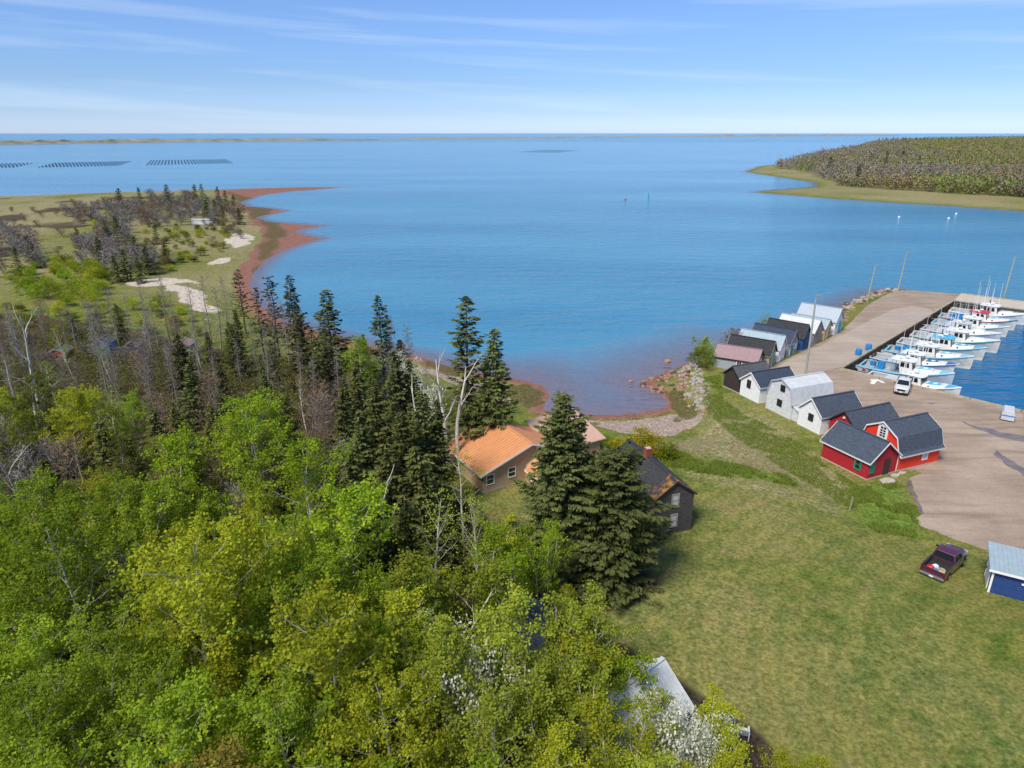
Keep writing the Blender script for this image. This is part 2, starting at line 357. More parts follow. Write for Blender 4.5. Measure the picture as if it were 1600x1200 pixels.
MAIN += [(29.5, 110.5), (36.0, 116.0), (48.0, 126.5), (57.0, 135.5), (63.0, 138.5), (74.0, 152.0), (83.5, 161.0), (93.0, 169.0), (104.0, 158.5), (98.5, 152.0), (55.0, 108.0), (56.0, 100.0),
         (QUAY[0] - 3, QUAY[1] - 3), (400, 60), (3000, 60), (3000, -400), (-3000, -400)]
RIGHT = gps([(2600, 430), (1600, 330), (1500, 322.5), (1400, 316.5), (1300, 310), (1230, 304), (1177, 300.5), (1200, 297.5), (1275, 292.5), (1278, 288), (1272, 284.5), (1226, 277.5), (1164, 268.5), (1190, 259),
             (1226, 256.5), (1245, 249), (1307, 234.5), (1350, 229), (1345, 225), (1379, 219), (1450, 215.5), (1700, 213), (3000, 213)])
LOW = [(29, 99), (32, 92), (34.5, 84), (36, 71), (38.5, 65.5), (45, 67), (52, 72), (46, 84), (40, 100)]
def hgt(X, Y):
    X = np.asarray(X, float); Y = np.asarray(Y, float)
    sd = sdpoly(X, Y, MAIN)
    dy = np.maximum(sdpoly(X, Y, YARD), sdpoly(X, Y, LOW))
    plat = 1.93 + 1.1 * sm(-dy / 15.0) + 0.5 * sm((-X - 2) / 25) * sm((70 - Y) / 30)
    far = sm((Y - 85) / 45) * sm((10 - X) / 30)
    plat = plat * (1 - far) + 1.35 * far
    plat = plat + 0.12 * vnoise(X, Y, 9, 3) * sm((-dy - 1) / 4)
    steep = sm((X - 24) / 6) * sm((Y - 76) / 8)
    beach = np.where(sd > 0, np.where(sd < 9, 0.055 * sd, 0.5 + 2.9 * sm((sd - 9) / 12)), np.maximum((0.028 + 0.06 * sm((-6 - X) / 14)) * sd, -2.6))
    rock = np.where(sd > 0, 0.55 * sd, np.maximum((0.028 + 0.03 * sm((X - 36) / 14)) * sd, -2.6))
    flat = np.where(sd > 0, 0.5 * sm(sd / 30) + 0.02 * np.minimum(sd, 45), np.maximum(0.10 * sd, -2.6))
    prof = beach * (1 - far) + flat * far
    prof = prof * (1 - steep) + rock * steep
    h = np.minimum(prof, plat)
    h = np.where(sdpoly(X, Y, YARD) > -0.3, np.minimum(h, YZ - 0.06), h)
    sr = sdpoly(X, Y, RIGHT)
    hr = np.where(sr > 0, 0.9 * sm(sr / 14) + 1.2 * sm((sr - 20) / 80) + 11 * sm(sr / 900), np.maximum(0.08 * sr, -2.6))
    return np.maximum(h, hr)
def hz(x, y): return float(hgt(np.array([x]), np.array([y]))[0])

# ground sheet: rings round the viewpoint, finer near by
def ring_grid(na, a0, a1, rows):
    a = np.linspace(R(a0), R(a1), na); r = np.asarray(rows)
    A, RR = np.meshgrid(a, r)
    X = (RR * np.sin(A)).ravel(); Y = (RR * np.cos(A)).ravel()
    n = len(r)
    i = np.arange(n - 1)[:, None] * na + np.arange(na - 1)[None, :]
    Fq = np.stack([i, i + 1, i + na + 1, i + na], -1).reshape(-1, 4)
    return X, Y, Fq
rows = 5.0 * np.exp(np.arange(560) * math.log(5200 / 5.0) / 559)
gX, gY, gF = ring_grid(440, -72, 72, rows)
gH = hgt(gX, gY)
gR = np.hypot(gX, gY)
def soft(poly, w=2.0, amp=1.5, ns=5.0, seed=1):
    d = sdpoly(gX, gY, poly); return sm((d + amp * vnoise(gX, gY, ns, seed) + w) / (2 * w))
def px(pts, z=1.0): return gps(pts, z)
sdm = sdpoly(gX, gY, MAIN); sdr = sdpoly(gX, gY, RIGHT)
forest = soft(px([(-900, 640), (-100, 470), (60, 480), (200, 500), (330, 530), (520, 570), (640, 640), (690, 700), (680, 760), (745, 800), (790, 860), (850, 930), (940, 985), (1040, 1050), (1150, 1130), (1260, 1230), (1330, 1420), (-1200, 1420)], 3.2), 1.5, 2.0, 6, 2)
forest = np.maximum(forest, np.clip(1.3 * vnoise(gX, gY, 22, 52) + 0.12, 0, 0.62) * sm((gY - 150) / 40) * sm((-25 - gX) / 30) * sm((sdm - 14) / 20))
needles_shade = soft(px([(850, 885), (930, 890), (1030, 900), (1060, 915), (1000, 945), (930, 965), (870, 940)], 3.0), 1.2, 1.2, 3, 4) * 0.8  # brown needle litter, with the shade below the spruces painted in
drive = soft(px([(440, 800), (500, 760), (560, 735), (660, 720), (670, 745), (590, 765), (540, 800), (460, 830)], 3.0), 0.8, 1, 3, 5)
redsand = soft(px([(330, 300), (400, 294), (560, 290), (520, 298), (450, 302), (400, 312), (390, 325), (460, 328), (450, 336), (415, 342), (520, 352), (475, 362), (520, 372), (470, 388), (430, 402), (410, 425), (395, 450), (372, 450), (362, 425), (380, 404), (398, 384), (404, 352), (388, 332), (378, 312)], 0.3), 2, 5, 14, 6)
redsand = np.maximum(redsand, sm((1.0 - sdm) / 6) * sm((gY - 70) / 10) * sm((20 - gX) / 10))
redsand = np.maximum(redsand, drive)
redsand = np.maximum(redsand, sm((0.25 - gH) / 0.3) * sm((60 - gX) / 20))          # red sea bed
whitesand = np.zeros_like(gX)
for k, pl in enumerate([[(356, 374), (374, 362), (390, 364), (388, 378), (366, 386)], [(338, 402), (360, 396), (366, 402), (348, 409), (330, 410)],
           [(200, 442), (240, 435), (295, 434), (306, 439), (262, 446), (210, 448)], [(262, 446), (296, 443), (322, 470), (346, 502), (372, 522), (358, 524), (322, 496), (290, 466)],
           [(80, 340), (110, 334), (150, 336), (140, 344), (95, 346)]][:4]):
    whitesand = np.maximum(whitesand, soft(px(pl, 1.0), 1.8, 4.5, 6, 10 + k) * 0.85)
pale = soft(px([(836, 640), (897, 644), (961, 648), (1010, 643), (1046, 632), (1062, 650), (1104, 654), (1098, 668), (1050, 684), (985, 678), (930, 664), (870, 655), (838, 650)], 0.5), 0.8, 1.2, 4, 20)
pale = np.maximum(pale, soft(px([(640, 566), (700, 582), (760, 600), (800, 622), (790, 632), (730, 605), (660, 580)], 0.4), 0.8, 1.2, 4, 21) * 0.8)
pale = np.maximum(pale, soft([(29, 100), (26, 96), (27, 90), (31, 84), (33, 84), (30, 92), (31, 99)], 1.0, 1.2, 3, 27) * 0.5)
pale *= sm((sdm - 1.2 + 1.2 * vnoise(gX, gY, 4, 61)) / 1.6)
weed = soft(px([(1040, 612), (1058, 608), (1072, 622), (1088, 642), (1084, 656), (1064, 650), (1050, 638)], 0.4), 0.6, 0.8, 3, 22)
weed = np.maximum(weed, soft(px([(790, 600), (822, 597), (852, 612), (852, 628), (826, 636), (800, 622)], 0.4), 0.6, 1, 3, 23))
weed = np.maximum(weed, soft(px([(350, 300), (420, 312), (430, 330), (455, 366), (400, 425), (395, 395), (420, 362), (400, 345)], 0.3), 3, 5, 14, 24) * 0.7)
weed = np.maximum(weed, soft(px([(660, 556), (720, 572), (745, 590), (700, 585), (660, 568)], 0.4), 0.6, 1, 3, 28) * 0.8)
for k, pl in enumerate([[(985, 666), (1005, 662), (1020, 666), (1000, 674)], [(1050, 650), (1062, 648), (1064, 656), (1056, 658)], [(900, 653), (940, 656), (925, 660)]]): weed = np.maximum(weed, soft(px(pl, .6), .5, .8, 2, 70 + k))
dry = soft(px([(985, 688), (1040, 686), (1100, 664), (1110, 620), (1150, 632), (1200, 655), (1290, 722), (1340, 790), (1290, 775), (1200, 740), (1090, 722), (1030, 704)], 2.0), 2.5, 3, 6, 25) * 0.85
dry = np.maximum(dry, soft(px([(1060, 732), (1130, 738), (1230, 762), (1330, 796), (1320, 808), (1220, 786), (1120, 764), (1070, 756)], 2.4), 1.5, 1.5, 5, 26) * 0.6)
dry = np.maximum(dry, sm((gY - 140) / 60) * sm((-20 - gX) / 30) * np.clip(0.62 + 1.1 * vnoise(gX, gY, 34, 30), 0, 1))
dry = np.maximum(dry, sm((sdr - 2) / 8) * sm((110 - sdr) / 40) * np.clip(0.75 + 0.6 * vnoise(gX, gY, 30, 31), 0, 1))
dry = np.maximum(dry, np.clip(0.28 * vnoise(gX, gY, 11, 32) + 0.12, 0, 1) * (gY < 110))
green = soft(px([(1040, 712), (1110, 728), (1230, 745), (1240, 758), (1150, 752), (1050, 738), (1000, 706)], 2.4), 0.8, 1, 3, 33)
green = np.maximum(green, soft(px([(1330, 760), (1400, 752), (1440, 800), (1430, 835), (1370, 830), (1330, 800)], 2.4), 1.5, 1.5, 4, 34))
green = np.maximum(green, soft(px([(1098, 590), (1125, 585), (1130, 625), (1170, 650), (1250, 690), (1285, 725), (1240, 700), (1150, 650), (1110, 630)], 2.0), 0.8, 1.6, 3, 35) * 0.55)
green = np.maximum(green, soft(px([(800, 636), (880, 645), (960, 668), (950, 690), (860, 670), (800, 655)], 2.0), 0.8, 1.0, 3, 36))
dry *= 1 - 0.9 * green
low_shore = sm((0.45 - gH) / 0.35)
keep = gH > -1.7
fk = keep[gF].any(1)
used = np.zeros(len(gX), bool); used[gF[fk].ravel()] = True
remap = np.cumsum(used) - 1
gme = npmesh('ground', np.stack([gX, gY, gH], -1)[used], remap[gF[fk]], True)
def colattr(me, name, r, g, b, a=None):
    at = me.color_attributes.new(name, 'FLOAT_COLOR', 'POINT')
    A = np.stack([r, g, b, np.ones_like(r) if a is None else a], -1).astype(np.float32)
    at.data.foreach_set('color', A.ravel())
colattr(gme, 'm1', *(q[used] for q in (np.maximum(forest, needles_shade), redsand, whitesand)))
colattr(gme, 'm2', *(q[used] for q in (np.clip(dry, 0, 1), weed, pale)))
colattr(gme, 'm3', *(q[used] for q in (green, low_shore, sm((sdr - 1) / 3))))
def ground_mat():
    m = bpy.data.materials.new('ground_cover'); m.use_nodes = True
    t = m.node_tree; b = t.nodes['Principled BSDF']; b.inputs['Roughness'].default_value = 0.95; b.inputs['Specular IOR Level'].default_value = 0.15
    L = t.links.new
    geo = t.nodes.new('ShaderNodeNewGeometry')
    def nz(scale, detail=6, rough=0.6):
        n = t.nodes.new('ShaderNodeTexNoise'); n.inputs['Scale'].default_value = scale; n.inputs['Detail'].default_value = detail; n.inputs['Roughness'].default_value = rough
        L(geo.outputs['Position'], n.inputs['Vector']); return n.outputs['Fac']
    def ramp(src, p0, c0, p1, c1):
        r = t.nodes.new('ShaderNodeValToRGB'); e = r.color_ramp.elements
        e[0].position = p0; e[1].position = p1; e[0].color = (*c0, 1); e[1].color = (*c1, 1); L(src, r.inputs[0]); return r.outputs[0]
    def mix(f, a, c):
        x = t.nodes.new('ShaderNodeMix'); x.data_type = 'RGBA'
        L(f, x.inputs[0]); L(a, x.inputs[6])
        if isinstance(c, tuple): x.inputs[7].default_value = (*c, 1)
        else: L(c, x.inputs[7])
        return x.outputs[2]
    def mth(op, a, b_, clamp=False):
        n = t.nodes.new('ShaderNodeMath'); n.operation = op; n.use_clamp = clamp
        for i, q in enumerate((a, b_)):
            if isinstance(q, (int, float)): n.inputs[i].default_value = q
            else: L(q, n.inputs[i])
        return n.outputs[0]
    def attr(nm):
        a = t.nodes.new('ShaderNodeAttribute'); a.attribute_name = nm; s_ = t.nodes.new('ShaderNodeSeparateColor'); L(a.outputs['Color'], s_.inputs[0]); return s_.outputs
    m1 = attr('m1'); m2 = attr('m2'); m3 = attr('m3')
    n_f = nz(3.2, 8, 0.78); n_m = nz(0.55, 6, 0.65); n_l = nz(0.09, 4, 0.6); n_s = nz(1.6, 6, 0.7)
    def edge(msk, k=0.7):          # break a mask up with noise and sharpen it
        v = mth('ADD', msk, mth('MULTIPLY', mth('SUBTRACT', n_s, 0.5), k))
        mr = t.nodes.new('ShaderNodeMapRange'); mr.interpolation_type = 'SMOOTHSTEP'; mr.inputs[1].default_value = 0.34; mr.inputs[2].default_value = 0.66
        L(v, mr.inputs[0]); return mr.outputs[0]
    grass = ramp(n_m, 0.38, (0.062, 0.112, 0.010), 0.62, (0.190, 0.195, 0.036))
    grass = mix(ramp(n_l, 0.42, (0, 0, 0), 0.60, (0.6, 0.6, 0.6)), grass, (0.225, 0.205, 0.056))
    bare = ramp(nz(0.26, 6, 0.7), 0.57, (0, 0, 0), 0.72, (0.8, 0.8, 0.8))
    grass = mix(bare, grass, (0.27, 0.195, 0.100))
    wv = t.nodes.new('ShaderNodeTexWave'); wv.wave_type = 'RINGS'; wv.rings_direction = 'Z'; wv.inputs['Scale'].default_value = 0.16; wv.inputs['Distortion'].default_value = 1.6; wv.inputs['Detail'].default_value = 3; wv.inputs['Detail Scale'].default_value = 0.4
    wp = t.nodes.new('ShaderNodeMapping'); wp.inputs['Location'].default_value = (-46, -30, 0); L(geo.outputs['Position'], wp.inputs[0]); L(wp.outputs[0], wv.inputs['Vector'])
    grass = mix(ramp(wv.outputs['Fac'], 0.45, (0, 0, 0), 0.95, (0.34, 0.34, 0.34)), grass, (0.070, 0.125, 0.014))      # mowing passes
    fine = ramp(n_f, 0.36, (0.50, 0.52, 0.50), 0.66, (1.5, 1.46, 1.5))
    straw = ramp(n_s, 0.3, (0.15, 0.145, 0.055), 0.72, (0.40, 0.34, 0.20))
    col = mix(m3[0], grass, ramp(n_s, 0.3, (0.075, 0.140, 0.014), 0.7, (0.165, 0.225, 0.036)))
    col = mix(mth('MULTIPLY', m2[0], ramp(n_s, 0.25, (0.55, 0.55, 0.55), 0.6, (1, 1, 1))), col, straw)
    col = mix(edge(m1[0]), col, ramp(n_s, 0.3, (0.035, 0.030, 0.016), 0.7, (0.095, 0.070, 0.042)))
    col = mix(edge(m1[1], 0.5), col, ramp(n_m, 0.3, (0.19, 0.088, 0.060), 0.7, (0.30, 0.155, 0.112)))
    col = mix(edge(m2[2], 0.5), col, ramp(n_s, 0.3, (0.26, 0.20, 0.155), 0.75, (0.42, 0.345, 0.285)))
    col = mix(edge(m1[2], 0.6), col, ramp(n_s, 0.3, (0.38, 0.32, 0.25), 0.7, (0.66, 0.60, 0.50)))
    col = mix(mth('MULTIPLY', edge(m2[1], 0.8), 0.85), col, ramp(n_s, 0.3, (0.060, 0.055, 0.018), 0.7, (0.14, 0.115, 0.045)))
    mu = t.nodes.new('ShaderNodeMix'); mu.data_type = 'RGBA'; mu.blend_type = 'MULTIPLY'; mu.inputs[0].default_value = 1.0
    L(col, mu.inputs[6]); L(fine, mu.inputs[7]); L(mu.outputs[2], b.inputs['Base Color'])
    bp = t.nodes.new('ShaderNodeBump'); bp.inputs['Strength'].default_value = 0.55; bp.inputs['Distance'].default_value = 0.12
    L(n_f, bp.inputs['Height']); L(bp.outputs[0], b.inputs['Normal'])
    return m
ground = link('ground', gme, ground_mat()); tag(ground, 'lawn, shore and woodland ground running down to the bay', 'ground', kind='structure')

# water: one sheet to the horizon, clear over the shallows
wrows = np.concatenate([5.0 * np.exp(np.arange(300) * math.log(900) / 299), [6000, 9000, 14000, 24000, 42000]])
wX, wY, wF = ring_grid(300, -80, 80, wrows)
wD = np.where(np.hypot(wX, wY) < 5000, hgt(wX, wY), -2.6)
okw = (wD < 0.6)[wF].any(1)
usedw = np.zeros(len(wX), bool); usedw[wF[okw].ravel()] = True; rmw = np.cumsum(usedw) - 1
wme = npmesh('water', np.stack([wX, wY, np.zeros_like(wX)], -1)[usedw], rmw[wF[okw]], True)
dep = np.clip(-wD[usedw] / 0.6, 0, 1)
basin = sm(sdpoly(wX, wY, [C0, C1, ARM[1], (ARM[1][0], QUAY[1]), QUAY])[usedw] / 3)
dep = np.maximum(dep, basin)
wr_ = np.hypot(wX, wY)[usedw]
calm = sm((wr_ - 90) / 700) * (1 - sm((wr_ - 2900) / 500))          # sheltered bay lies calmer than the open sea
colattr(wme, 'depth', dep, basin, calm)
def water_mat():
    m = bpy.data.materials.new('bay_water'); m.use_nodes = True
    t = m.node_tree; b = t.nodes['Principled BSDF']; L = t.links.new
    b.inputs['Roughness'].default_value = 0.16; b.inputs['IOR'].default_value = 1.33
    geo = t.nodes.new('ShaderNodeNewGeometry')
    def nz(scale, detail, st, rot=0.0):
        mp = t.nodes.new('ShaderNodeMapping'); mp.inputs['Scale'].default_value = st; mp.inputs['Rotation'].default_value = (0, 0, rot)
        L(geo.outputs['Position'], mp.inputs[0])
        n = t.nodes.new('ShaderNodeTexNoise'); n.inputs['Scale'].default_value = scale; n.inputs['Detail'].default_value = detail
        L(mp.outputs[0], n.inputs['Vector']); return n.outputs['Fac']
    at = t.nodes.new('ShaderNodeAttribute'); at.attribute_name = 'depth'; sp = t.nodes.new('ShaderNodeSeparateColor'); L(at.outputs['Color'], sp.inputs[0])
    big = nz(0.012, 5, (0.35, 1.3, 1), 0.15)
    rp = t.nodes.new('ShaderNodeValToRGB'); e = rp.color_ramp.elements
    e[0].position = 0.36; e[0].color = (0.030, 0.185, 0.335, 1); e[1].position = 0.66; e[1].color = (0.060, 0.260, 0.410, 1); L(big, rp.inputs[0])
    mx = t.nodes.new('ShaderNodeMix'); mx.data_type = 'RGBA'; L(sp.outputs[1], mx.inputs[0]); L(rp.outputs[0], mx.inputs[6]); mx.inputs[7].default_value = (0.003, 0.115, 0.28, 1)
    sh = t.nodes.new('ShaderNodeMix'); sh.data_type = 'RGBA'; L(sp.outputs[0], sh.inputs[0]); sh.inputs[6].default_value = (0.205, 0.225, 0.335, 1); L(mx.outputs[2], sh.inputs[7])
    L(sh.outputs[2], b.inputs['Base Color'])
    mr = t.nodes.new('ShaderNodeMapRange'); mr.interpolation_type = 'SMOOTHSTEP'; mr.inputs[1].default_value = 0.0; mr.inputs[2].default_value = 1.0; mr.inputs[3].default_value = 0.55; mr.inputs[4].default_value = 1.0
    L(sp.outputs[0], mr.inputs[0]); L(mr.outputs[0], b.inputs['Alpha'])
    w1 = nz(0.55, 4, (0.6, 1.7, 1), 0.25); w2 = nz(0.16, 4, (0.5, 1.5, 1), 0.2)
    ad = t.nodes.new('ShaderNodeMath'); ad.operation = 'MULTIPLY_ADD'; L(w2, ad.inputs[0]); ad.inputs[1].default_value = 2.2; L(w1, ad.inputs[2])
    bp = t.nodes.new('ShaderNodeBump'); bp.inputs['Strength'].default_value = 1.0; bp.inputs['Distance'].default_value = 0.75
    slick = nz(0.006, 4, (0.25, 1.6, 1), 0.12)
    sr_ = t.nodes.new('ShaderNodeMapRange'); sr_.inputs[1].default_value = 0.38; sr_.inputs[2].default_value = 0.62; sr_.inputs[3].default_value = 0.55; sr_.inputs[4].default_value = 1.0; L(slick, sr_.inputs[0])
    cq = t.nodes.new('ShaderNodeMapRange'); cq.inputs[3].default_value = 1.0; cq.inputs[4].default_value = 0.30; L(sp.outputs[2], cq.inputs[0])
    sm_ = t.nodes.new('ShaderNodeMath'); sm_.operation = 'MULTIPLY'; L(sr_.outputs[0], sm_.inputs[0]); L(cq.outputs[0], sm_.inputs[1]); L(sm_.outputs[0], bp.inputs['Strength'])
    L(ad.outputs[0], bp.inputs['Height']); L(bp.outputs[0], b.inputs['Normal'])
    return m
water = link('water', wme, water_mat()); tag(water, 'rippled blue water of the bay and harbour', 'water', kind='structure')

# far barrier dunes between the bay and the open sea
def sandbar(name, pts, wid, hgt_, label, grassy):
    pts = np.array(pts); n = 260
    t = np.linspace(0, 1, n); seg = np.linspace(0, 1, len(pts))
    xs = np.interp(t, seg, pts[:, 0]); ys = np.interp(t, seg, pts[:, 1])
    prof = [(-1, -0.6), (-0.7, 0.12), (-0.35, 0.75), (0, 1.0), (0.4, 0.6), (1, -0.6)]
    V = []; k = len(prof)
    for i in range(n):
        e = min(1, 6 * t[i], 6 * (1 - t[i])) ** 0.7
        hh = hgt_ * e * (0.65 + 0.6 * noise.noise((t[i] * 22, 3.1, 0)) + 0.35 * noise.noise((t[i] * 70, 1.1, 4)))
        ww = wid * (0.35 + 0.65 * e) * (1 + 0.5 * noise.noise((t[i] * 13, 7, 0)))
        for a, b_ in prof: V.append((xs[i], ys[i] + a * ww, max(b_ * max(hh, 0.8), -0.8)))
    Fq = [(i * k + j, i * k + j + 1, (i + 1) * k + j + 1, (i + 1) * k + j) for i in range(n - 1) for j in range(k - 1)]
    Fq = [f[::-1] for f in Fq]
    me = npmesh(name, V, Fq, True)
    o = link(name, me, mat(name + '_cover', (0.33, 0.30, 0.23), 0.95, var=0.2, vscale=0.02, col2=(0.115, 0.125, 0.075) if grassy else (0.20, 0.19, 0.13), stretch=(0.5, 1, 1)))
    return tag(o, label, 'sandbar', kind='structure')
sandbar('sandbar', gps([(-700, 232), (-200, 227.5), (60, 224.5), (200, 222.5), (420, 220), (640, 218.6)]), 150, 17, 'long grassy barrier dune along the horizon at the left', True)
sandbar('sandbar', gps([(560, 218.2), (760, 216.6), (900, 215.4), (1060, 214.0)]), 190, 13, 'pale low sandbar on the horizon in the middle', False)
sandbar('sandbar', gps([(1030, 213.4), (1200, 213.0), (1330, 212.4), (1420, 212.0)]), 190, 22, 'pale sandbar on the horizon left of the far wooded point', False)

# ------------------------------------------------------------------ yard, wharf, basin walls
def dirt_mat(name, ca, cb, damp):
    m = bpy.data.materials.new(name); m.use_nodes = True
    t = m.node_tree; b = t.nodes['Principled BSDF']; L = t.links.new
    b.inputs['Roughness'].default_value = 0.92; b.inputs['Specular IOR Level'].default_value = 0.2
    geo = t.nodes.new('ShaderNodeNewGeometry')
    def nz(s, d=7, st=(1, 1, 1), rot=0):
        mp = t.nodes.new('ShaderNodeMapping'); mp.inputs['Scale'].default_value = st; mp.inputs['Rotation'].default_value = (0, 0, rot); L(geo.outputs['Position'], mp.inputs[0])
        n = t.nodes.new('ShaderNodeTexNoise'); n.inputs['Scale'].default_value = s; n.inputs['Detail'].default_value = d; n.inputs['Roughness'].default_value = 0.62; L(mp.outputs[0], n.inputs['Vector']); return n.outputs['Fac']
    r1 = t.nodes.new('ShaderNodeValToRGB'); e = r1.color_ramp.elements; e[0].position = .34; e[0].color = (*ca, 1); e[1].position = .66; e[1].color = (*cb, 1); L(nz(0.16), r1.inputs[0])
    r2 = t.nodes.new('ShaderNodeValToRGB'); e = r2.color_ramp.elements; e[0].position = .47; e[0].color = (0, 0, 0, 1); e[1].position = .70; e[1].color = (.8, .8, .8, 1); L(nz(0.5, 6, (0.22, 1.6, 1), R(-40)), r2.inputs[0])
    mx = t.nodes.new('ShaderNodeMix'); mx.data_type = 'RGBA'; L(r2.outputs[0], mx.inputs[0]); L(r1.outputs[0], mx.inputs[6]); mx.inputs[7].default_value = (*damp, 1)
    r3 = t.nodes.new('ShaderNodeValToRGB'); e = r3.color_ramp.elements; e[0].position = .3; e[0].color = (.8, .8, .8, 1); e[1].position = .7; e[1].color = (1.15, 1.15, 1.15, 1); L(nz(7.0), r3.inputs[0])
    mu = t.nodes.new('ShaderNodeMix'); mu.data_type = 'RGBA'; mu.blend_type = 'MULTIPLY'; mu.inputs[0].default_value = 1; L(mx.outputs[2], mu.inputs[6]); L(r3.outputs[0], mu.inputs[7]); L(mu.outputs[2], b.inputs['Base Color'])
    bp = t.nodes.new('ShaderNodeBump'); bp.inputs['Strength'].default_value = 0.3; bp.inputs['Distance'].default_value = 0.05; L(nz(5.0), bp.inputs['Height']); L(bp.outputs[0], b.inputs['Normal'])
    return m
def wob(poly, step=1.2, amp=0.25, seed=0, only=None):
    out = []
    n = len(poly)
    for i in range(n):
        a = np.array(poly[i]); b_ = np.array(poly[(i + 1) % n]); l = np.linalg.norm(b_ - a)
        k = max(1, int(l / step)) if (only is None or i in only) else 1
        for j in range(k):
            p = a + (b_ - a) * j / k
            if j or True:
                d = amp if (only is None or (i in only and j)) else 0
                p = p + d * np.array([noise.noise((p[0] * .5, p[1] * .5, seed)), noise.noise((p[0] * .5, p[1] * .5, seed + 9))])
            out.append(tuple(p))
    return out
yard = MB().prism_z(wob(YARD, 0.7, 0.75, 3, only=set(range(0, 12))), -2.2, YZ).build('gravel_yard', dirt_mat('gravel_dirt', (0.29, 0.222, 0.170), (0.40, 0.318, 0.250), (0.21, 0.160, 0.122)))
tag(yard, 'pinkish gravel yard and wharf beside the boat basin', 'yard', kind='structure')
road_poly = gps([(1203, 578), (1235, 562), (1280, 541), (1330, 516), (1372, 494), (1400, 482), (1425, 478), (1452, 482), (1462, 489), (1450, 496), (1400, 525), (1350, 553), (1312, 574), (1285, 580), (1240, 590)], YZ)
road = MB()
rp_ = wob(road_poly, 1.2, 0.4, 5)
road.add([(x, y, YZ + 0.006) for x, y in rp_], [tuple(range(len(rp_)))])
tag(road.build('road', dirt_mat('pale_packed_road', (0.36, 0.30, 0.245), (0.43, 0.365, 0.31), (0.31, 0.25, 0.20))), 'pale packed road running out along the wharf', 'road', kind='structure')
arm = MB().prism_z(ARM, YZ - 0.5, YZ + 0.05).build('pier_deck', mat('pale_pier_concrete', (0.47, 0.42, 0.34), 0.9, var=0.08, vscale=0.6))
tag(arm, 'pale concrete deck of the pier arm closing the basin', 'pier', kind='structure')
# puddles
def puddle(pts, label):
    poly = wob(gps(pts, YZ), 0.35, 0.7, 21)
    o = MB().add([(x, y, YZ + 0.012) for x, y in poly], [tuple(range(len(poly)))]).build('puddle', M['puddle'])
    tag(o, label, 'puddle', kind='structure')
M['puddle'] = mat('puddle_water', (0.175, 0.138, 0.120), 0.3, spec=0.5, var=0.3, vscale=0.9)
M['damp'] = mat('damp_mud', (0.085, 0.062, 0.055), 0.55, var=0.2, vscale=2)
puddle([(1548, 708), (1560, 706), (1580, 718), (1605, 732), (1640, 752), (1632, 757), (1598, 742), (1566, 722)], 'large puddle in ruts on the gravel yard at the right edge')
puddle([(1500, 657), (1535, 668), (1570, 676), (1610, 683), (1640, 690), (1600, 690), (1565, 682), (1528, 672)], 'narrow puddle streak on the yard near the quay')
puddle([(1414, 750), (1423, 750), (1425, 760), (1434, 778), (1439, 794), (1447, 804), (1438, 800), (1430, 786), (1423, 768), (1415, 757)], 'damp muddy edge where yard meets grass by the red sheds')
puddle([(1446, 629), (1460, 628), (1464, 630), (1454, 632)], 'small damp patch on the yard near the quay')

def sheet_wall(name, a, b_, out, label, top=YZ - 0.02, mat_='rust'):
    """corrugated steel sheet piling from a to b"""
    a = np.array(a, float); b_ = np.array(b_, float); L_ = np.linalg.norm(b_ - a); d = (b_ - a) / L_; o = np.array(out)
    n = int(L_ / 0.45); V = []; Fq = []
    for i in range(n + 1):
        off = 0.06 + (0.28 if (i // 2) % 2 == 0 else 0.0)
        p = a + d * (L_ * i / n) + o * off
        V += [(p[0], p[1], -1.6), (p[0], p[1], top)]
    for i in range(n): Fq.append((2 * i, 2 * i + 2, 2 * i + 3, 2 * i + 1))
    root = empty(name, (0, 0, 0), 0, label, 'quay wall')
    link('sheet_piling', npmesh(name, V, Fq), M[mat_], root)
    bm = MB()
    p0 = a + o * 0.12; p1 = b_ + o * 0.12
    k = max(1, int(L_ / 6))
    for i in range(k):
        q0 = p0 + (p1 - p0) * (i / k); q1 = p0 + (p1 - p0) * ((i + 0.985) / k)
        MB().beam((*q0, YZ + 0.12), (*q1, YZ + 0.12), 0.34, 0.28).build('cap_timber', M['cap_timber'], root)
    return root
sheet_wall('quay_wall', C0, C1, un, 'rusty steel sheet pile wall along the pier where the boats tie up')
sheet_wall('quay_wall', C0, QUAY, np.array([0.731, 0.682]), 'weedy quay wall in front of the white pickup')
# timber piles of the pier arm
armd = np.array([.743, -.669]); armn = np.array([-.669, -.743])
ar = empty('timber_pier_front', (0, 0, 0), 0, 'row of pale timber piles under the pier arm behind the boats', 'pier')
fm = MB()
a0 = np.array(C1) + armn * 0.02; a1 = np.array(C1) + armd * 46 + armn * 0.02
fm.beam((*a0, 0.1), (*a1, 0.1), 0.12, 2.6); fm.build('pile_backing', M['dark_gap'], ar)  # dark sheet behind the piles, filling the gaps between them
pm = MB().box(-0.17, 0.17, -0.17, 0.17, -1.4, YZ - 0.52).mesh('pile'); pm.materials.append(M['green_pile'])
for i in range(34):
    p = np.array(C1) + armd * (0.8 + i * 1.25) + armn * 0.34
    o = bpy.data.objects.new('pile', pm); COL.objects.link(o); o.parent = ar; o.location = (p[0], p[1], 0); o.rotation_euler = (0, 0, R(-42))
a0 = np.array(C1) + armn * 0.25; a1 = np.array(C1) + armd * 46 + armn * 0.25
MB().beam((*a0, YZ + 0.16), (*a1, YZ + 0.16), 0.35, 0.22).build('cap_timber', M['cap_timber'], ar)
a0 = np.array(ARM[3]); a1 = np.array(ARM[2])
MB().beam((*(a0 - armn * -0.0), YZ + 0.16), (*a1, YZ + 0.16), 0.35, 0.22).build('cap_timber', M['cap_timber'], ar)

